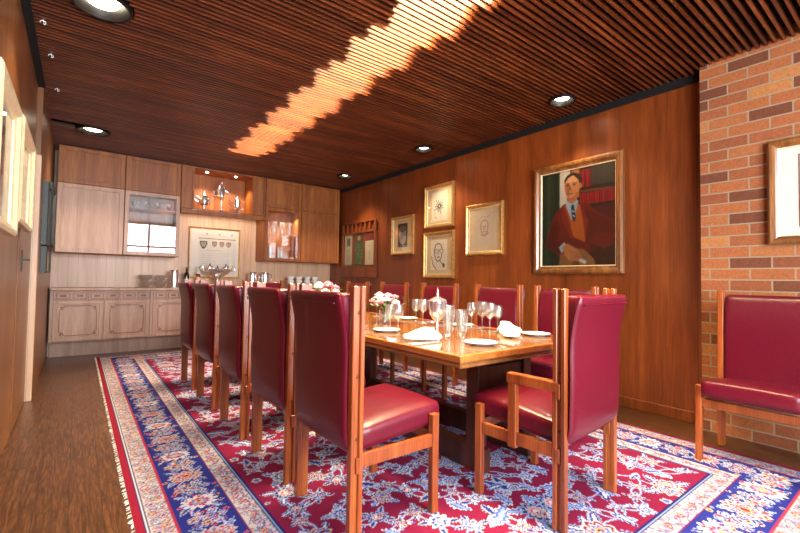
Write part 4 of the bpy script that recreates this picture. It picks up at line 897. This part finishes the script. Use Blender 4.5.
# flowers
def bouquet(x, y, label, s=1.0, seed=3, vl='glass'):
    r = random.Random(seed); t = thing('flower_vase', label, 'flowers', (x, y, TT)); t.scale = (s, s, s)
    B().lathe([(0, 0), (.048, 0), (.050, .01), (.050, .105), (.046, .105), (.046, .012), (0, .01)], n=24).done('vase', 'glass', t)
    b = B()
    for k in range(16):
        a = r.uniform(0, 2*PI); R_ = r.uniform(.02, .10); h = r.uniform(.13, .23); b.tube([(r.uniform(-.02, .02), r.uniform(-.02, .02), .015), (R_*.4*math.cos(a), R_*.4*math.sin(a), h*.55), (R_*math.cos(a), R_*math.sin(a), h)], .002, 5)
    b.done('stems', 'green', t)
    b = B()
    for k in range(34):
        a = r.uniform(0, 2*PI); R_ = r.uniform(.03, .15); h = r.uniform(.10, .22); L_ = r.uniform(.04, .075)
        M = Matrix.Translation((R_*math.cos(a), R_*math.sin(a), h)) @ Matrix.Rotation(a, 4, 'Z') @ Matrix.Rotation(r.uniform(-.9, .3), 4, 'Y')
        bm = bmesh.new(); pts = [(0, 0, 0), (L_*.35, -.013, .004), (L_*.75, -.010, .002), (L_, 0, -.004), (L_*.75, .010, .002), (L_*.35, .013, .004), (L_*.5, 0, -.003)]
        vs = [bm.verts.new(p) for p in pts]
        for q in range(6): bm.faces.new((vs[q], vs[(q+1) % 6], vs[6]))
        b.merge(bm, M)
    b.done('leaves', 'green', t)
    for k in range(13):
        a = k*2.4; R_ = .025+.085*math.sqrt(k/13); h = .245-.07*(k/13)+r.uniform(-.012, .012); b = B(); cx, cy = R_*math.cos(a), R_*math.sin(a)
        for q in range(3):
            n = 5; rr = .011+.008*q
            for z in range(n):
                aa = z*2*PI/n+q*.6; b.sphere((cx+rr*math.cos(aa), cy+rr*math.sin(aa), h-.006*q), .013, (1, 1, .75), 7)
        b.sphere((cx, cy, h+.004), .012, (1, 1, .9), 7)
        o = b.done('blossom', 'pink' if k % 3 != 1 else 'whitep', t); o['label'] = 'pink blossom' if k % 3 != 1 else 'white blossom'
    return t
bouquet(2.10, 2.93, 'glass vase of pink and white flowers in the middle of the table', 1.05, 3)
bouquet(2.06, 3.95, 'farther vase of pink and white flowers seen above the nearest left chair', 1.3, 9)

# ================================================================== SIDEBOARD ITEMS
WZ = WT+.001
t = thing('glass_bowl', 'x', 'bowl'); b = B(); b.lathe([(0, 0), (.035, 0), (.06, .02), (.088, .065), (.094, .095), (.090, .095), (.082, .062), (.055, .026), (0, .012)], n=28)
for k in range(14): a = k*2*PI/14; b.tube([(.055*math.cos(a), .055*math.sin(a), .018), (.088*math.cos(a), .088*math.sin(a), .062), (.093*math.cos(a), .093*math.sin(a), .09)], .003, 4)
b.done('bowl_body', 'cutglass', t); ug = []
for i, (x, z, lb) in enumerate(((.80, 0, 'cut glass bowl on the sideboard, lower left of the stacked bowls'), (.99, 0, 'cut glass bowl on the sideboard, lower right of the stacked bowls'), (.80, .096, 'cut glass bowl on top at the left of the stacked bowls'), (.99, .096, 'cut glass bowl on top, beside the steel pitcher'))):
    first_or_dup(t, ug, (x, 7.25, WZ+z), 0, lb, 'stacked cut glass bowls')
def pitcher(name, label, x, y, h, r, group=None):
    t = thing(name, label, 'pitcher', (x, y, WZ), 0, group)
    B().lathe([(0, 0), (r, 0), (r*1.02, h*.05), (r*.95, h*.5), (r*.82, h*.82), (r*.9, h), (r*.84, h), (r*.78, h*.8), (0, h*.1)], n=28).done('jug_body', 'silver', t)
    B().tube([(r*.85, 0, h*.88), (r*1.45, 0, h*.85), (r*1.6, 0, h*.6), (r*1.35, 0, h*.3), (r*.95, 0, h*.25)], r*.09, 7).done('handle', 'silver', t); return t
pitcher('steel_pitcher', 'tall shiny steel pitcher on the sideboard beside the glass bowls', 1.175, 7.20, .27, .07)
pitcher('silver_jug', 'left of two small silver jugs on the sideboard behind the far armchair', 2.38, 7.25, .27, .075, 'small silver jugs')
pitcher('silver_jug', 'right of two small silver jugs on the sideboard behind the far armchair', 2.60, 7.25, .27, .075, 'small silver jugs')
t = thing('wine_bottle', 'dark wine bottle with a pale label on the sideboard by the chart', 'bottle', (1.36, 7.28, WZ))
B().lathe([(0, 0), (.040, 0), (.041, .01), (.041, .19), (.033, .225), (.015, .25), (.014, .32), (.016, .322), (.016, .33), (0, .33)], n=24).done('bottle_body', 'bottle', t); B().lathe([(.0415, .05), (.0418, .051), (.0418, .14), (.0415, .141)], n=24).done('paper_label', 'label', t)
# big silver bowl on foot with handled pots
t = thing('silver_centrepiece', 'large footed silver bowl with two handles below the crest chart', 'bowl', (1.80, 7.20, WZ))
B().lathe([(0, 0), (.11, 0), (.10, .02), (.04, .05), (.032, .12), (.06, .17), (.15, .22), (.22, .285), (.232, .30), (.222, .30), (.14, .235), (0, .20)], n=36).done('bowl_body', 'silver', t)
for s in (-1, 1): B().tube([(s*.20, 0, .27), (s*.26, 0, .28), (s*.275, 0, .33), (s*.24, 0, .36), (s*.215, 0, .31)], .008, 7).done('handle', 'silver', t)
for i, (x, dy, lb) in enumerate(((1.68, -.01, 'small silver sauce boat standing in the left of the big silver bowl'), (1.80, .02, 'small silver lidded pot standing in the middle of the big silver bowl'), (1.925, -.01, 'small silver sauce boat standing in the right of the big silver bowl'))):
    t = thing('silver_pot', lb, 'pot', (x, 7.20+dy, WZ+(.272 if i != 1 else .245)), 0, 'silver pots in the big silver bowl'); B().lathe([(0, 0), (.03, 0), (.05, .03), (.052, .06), (.04, .085), (0, .10)], n=20).done('pot_body', 'silver', t); B().lathe([(.008, .095), (.014, .108), (0, .122)], n=12).done('knob', 'black', t)
t = thing('sauce_bottle', 'small bottle with a red label left of the big silver bowl', 'bottle', (1.53, 7.28, WZ)); B().lathe([(0, 0), (.03, 0), (.03, .24), (.012, .28), (.012, .34), (0, .34)], n=16).done('bottle_body', 'label', t); B().lathe([(.031, .17), (.0315, .172), (.0315, .22), (.031, .222)], n=16).done('paper_label', 'red', t)
# stacked cups
t = thing('coffee_cup', 'x', 'cup'); B().lathe([(0, 0), (.035, 0), (.055, .03), (.064, .068), (.060, .068), (.05, .03), (0, .008)], n=22).done('cup_body', 'china', t); B().tube([(.058, 0, .055), (.085, 0, .05), (.082, 0, .025), (.052, 0, .022)], .006, 6).done('handle', 'china', t)
uk = []
for i, x in enumerate((3.05, 3.21, 3.375, 3.53)):
    for k in range(3):
        first_or_dup(t, uk, (x, 7.2, WZ+k*.069), .7, '%s white cup in the %s stack of cups on the sideboard' % (['bottom', 'middle', 'top'][k], ['leftmost', 'second', 'third', 'rightmost'][i]), 'stacked white cups')
# cup/box lines: niche trophies
NZ = 2.186
def trophy(kind, x, label):
    t = thing('silver_trophy', label, 'trophy', (x, 7.18, NZ), 0, 'silver trophies in the lit niche')
    if kind == 0:
        B().lathe([(0, 0), (.04, 0), (.015, .03), (.02, .06), (.08, .10), (.095, .16), (.07, .20), (.06, .20), (0, .10)], n=24).done('cup', 'silver', t); B().lathe([(.068, .20), (.06, .23), (.02, .26), (.01, .28), (.014, .30), (0, .32)], n=20).done('lid', 'silver', t)
        for s in (-1, 1): B().tube([(s*.085, 0, .13), (s*.135, 0, .16), (s*.14, 0, .21), (s*.10, 0, .22), (s*.07, 0, .19)], .006, 6).done('handle', 'silver', t)
    if kind == 1:
        B().lathe([(0, 0), (.05, 0), (.045, .02), (.014, .05), (.012, .18), (.02, .21), (.055, .25), (.062, .34), (.05, .38), (0, .38)], n=24).done('cup', 'silver', t); B().lathe([(.054, .38), (.04, .42), (.012, .44), (.008, .47), (.012, .485), (0, .51)], n=20).done('lid', 'silver', t)
        for s in (-1, 1): B().tube([(s*.055, 0, .26), (s*.11, 0, .26), (s*.12, 0, .33), (s*.06, 0, .36)], .006, 6).done('handle', 'silver', t)
    if kind == 2:
        B().lathe([(0, 0), (.045, 0), (.04, .02), (.02, .04), (.05, .08), (.062, .14), (.055, .21), (.06, .23), (.054, .23), (.05, .14), (0, .07)], n=24).done('cup', 'silver', t); B().lathe([(.05, .23), (.03, .26), (.008, .27), (.01, .285), (0, .30)], n=20).done('lid', 'silver', t)
        for s in (-1, 1): B().tube([(s*.058, 0, .20), (s*.12, 0, .21), (s*.14, 0, .15), (s*.10, 0, .09), (s*.05, 0, .09)], .007, 6).done('handle', 'silver', t)
trophy(0, 1.56, 'squat lidded two-handled silver bowl at the left of the niche'); trophy(1, 1.82, 'tall slender lidded silver cup in the middle of the niche'); trophy(2, 2.07, 'silver loving cup with round handles at the right of the niche')
# small cups in left glass cabinet
t = thing('silver_cup', 'x', 'cup'); B().lathe([(0, 0), (.025, 0), (.01, .02), (.03, .04), (.04, .09), (.036, .09), (.02, .045), (0, .035)], n=18).done('cup_body', 'silver', t)
for s in (-1, 1): B().tube([(s*.037, 0, .08), (s*.06, 0, .075), (s*.055, 0, .05), (s*.032, 0, .048)], .004, 5).done('handle', 'silver', t)
us = []
for x, lb in ((.63, 'leftmost small silver cup on the shelf behind the left glass door'), (.775, 'second small silver cup on the shelf behind the left glass door'), (.92, 'third small silver cup on the shelf behind the left glass door'), (1.075, 'rightmost small silver cup on the shelf behind the left glass door')):
    first_or_dup(t, us, (x, 7.2, 2.106), 0, lb, 'small silver cups behind the left glass door', (1.1, 1.1, 1.2))
# jugs in the right glass cabinet
t = thing('glass_jug', 'x', 'jug'); B().lathe([(0, 0), (.045, 0), (.06, .04), (.062, .10), (.045, .16), (.05, .21), (.046, .21), (.041, .16), (.055, .10), (.05, .02), (0, .012)], n=22).done('jug_body', 'glass', t); B().tube([(.047, 0, .19), (.09, 0, .17), (.09, 0, .09), (.06, 0, .06)], .006, 6).done('handle', 'glass', t)
uj = []
for x, lb in ((2.585, 'leftmost glass jug on the upper shelf of the lit cabinet'), (2.73, 'second glass jug on the upper shelf of the lit cabinet'), (2.875, 'third glass jug on the upper shelf of the lit cabinet'), (3.02, 'rightmost glass jug on the upper shelf of the lit cabinet')):
    first_or_dup(t, uj, (x, 7.22, 1.894), .3, lb, 'glass jugs in the lit cabinet', (.85, .85, 1.1))
t = thing('drinking_glass', 'x', 'glass'); B().lathe([(0, 0), (.03, 0), (.038, .19), (.035, .19), (.027, .01), (0, .01)], n=18).done('glass_body', 'glass', t)
ud = []
for x, y, lb in ((2.60, 7.2, 'leftmost tall glass at the bottom of the lit cabinet'), (2.68, 7.25, 'second tall glass at the bottom of the lit cabinet'), (2.80, 7.18, 'tall glass in the middle at the bottom of the lit cabinet'), (2.88, 7.24, 'rightmost tall glass at the bottom of the lit cabinet')):
    first_or_dup(t, ud, (x, y, 1.439), 0, lb, 'tall glasses in the lit cabinet', (1, 1, 1.2))
o = B().box(-.035, .035, -.002, .002, 0, .06).done('folded_card', 'label', loc=(3.04, 7.14, 1.439)); tag(o, 'small white card at the bottom right of the lit glass cabinet', 'card')
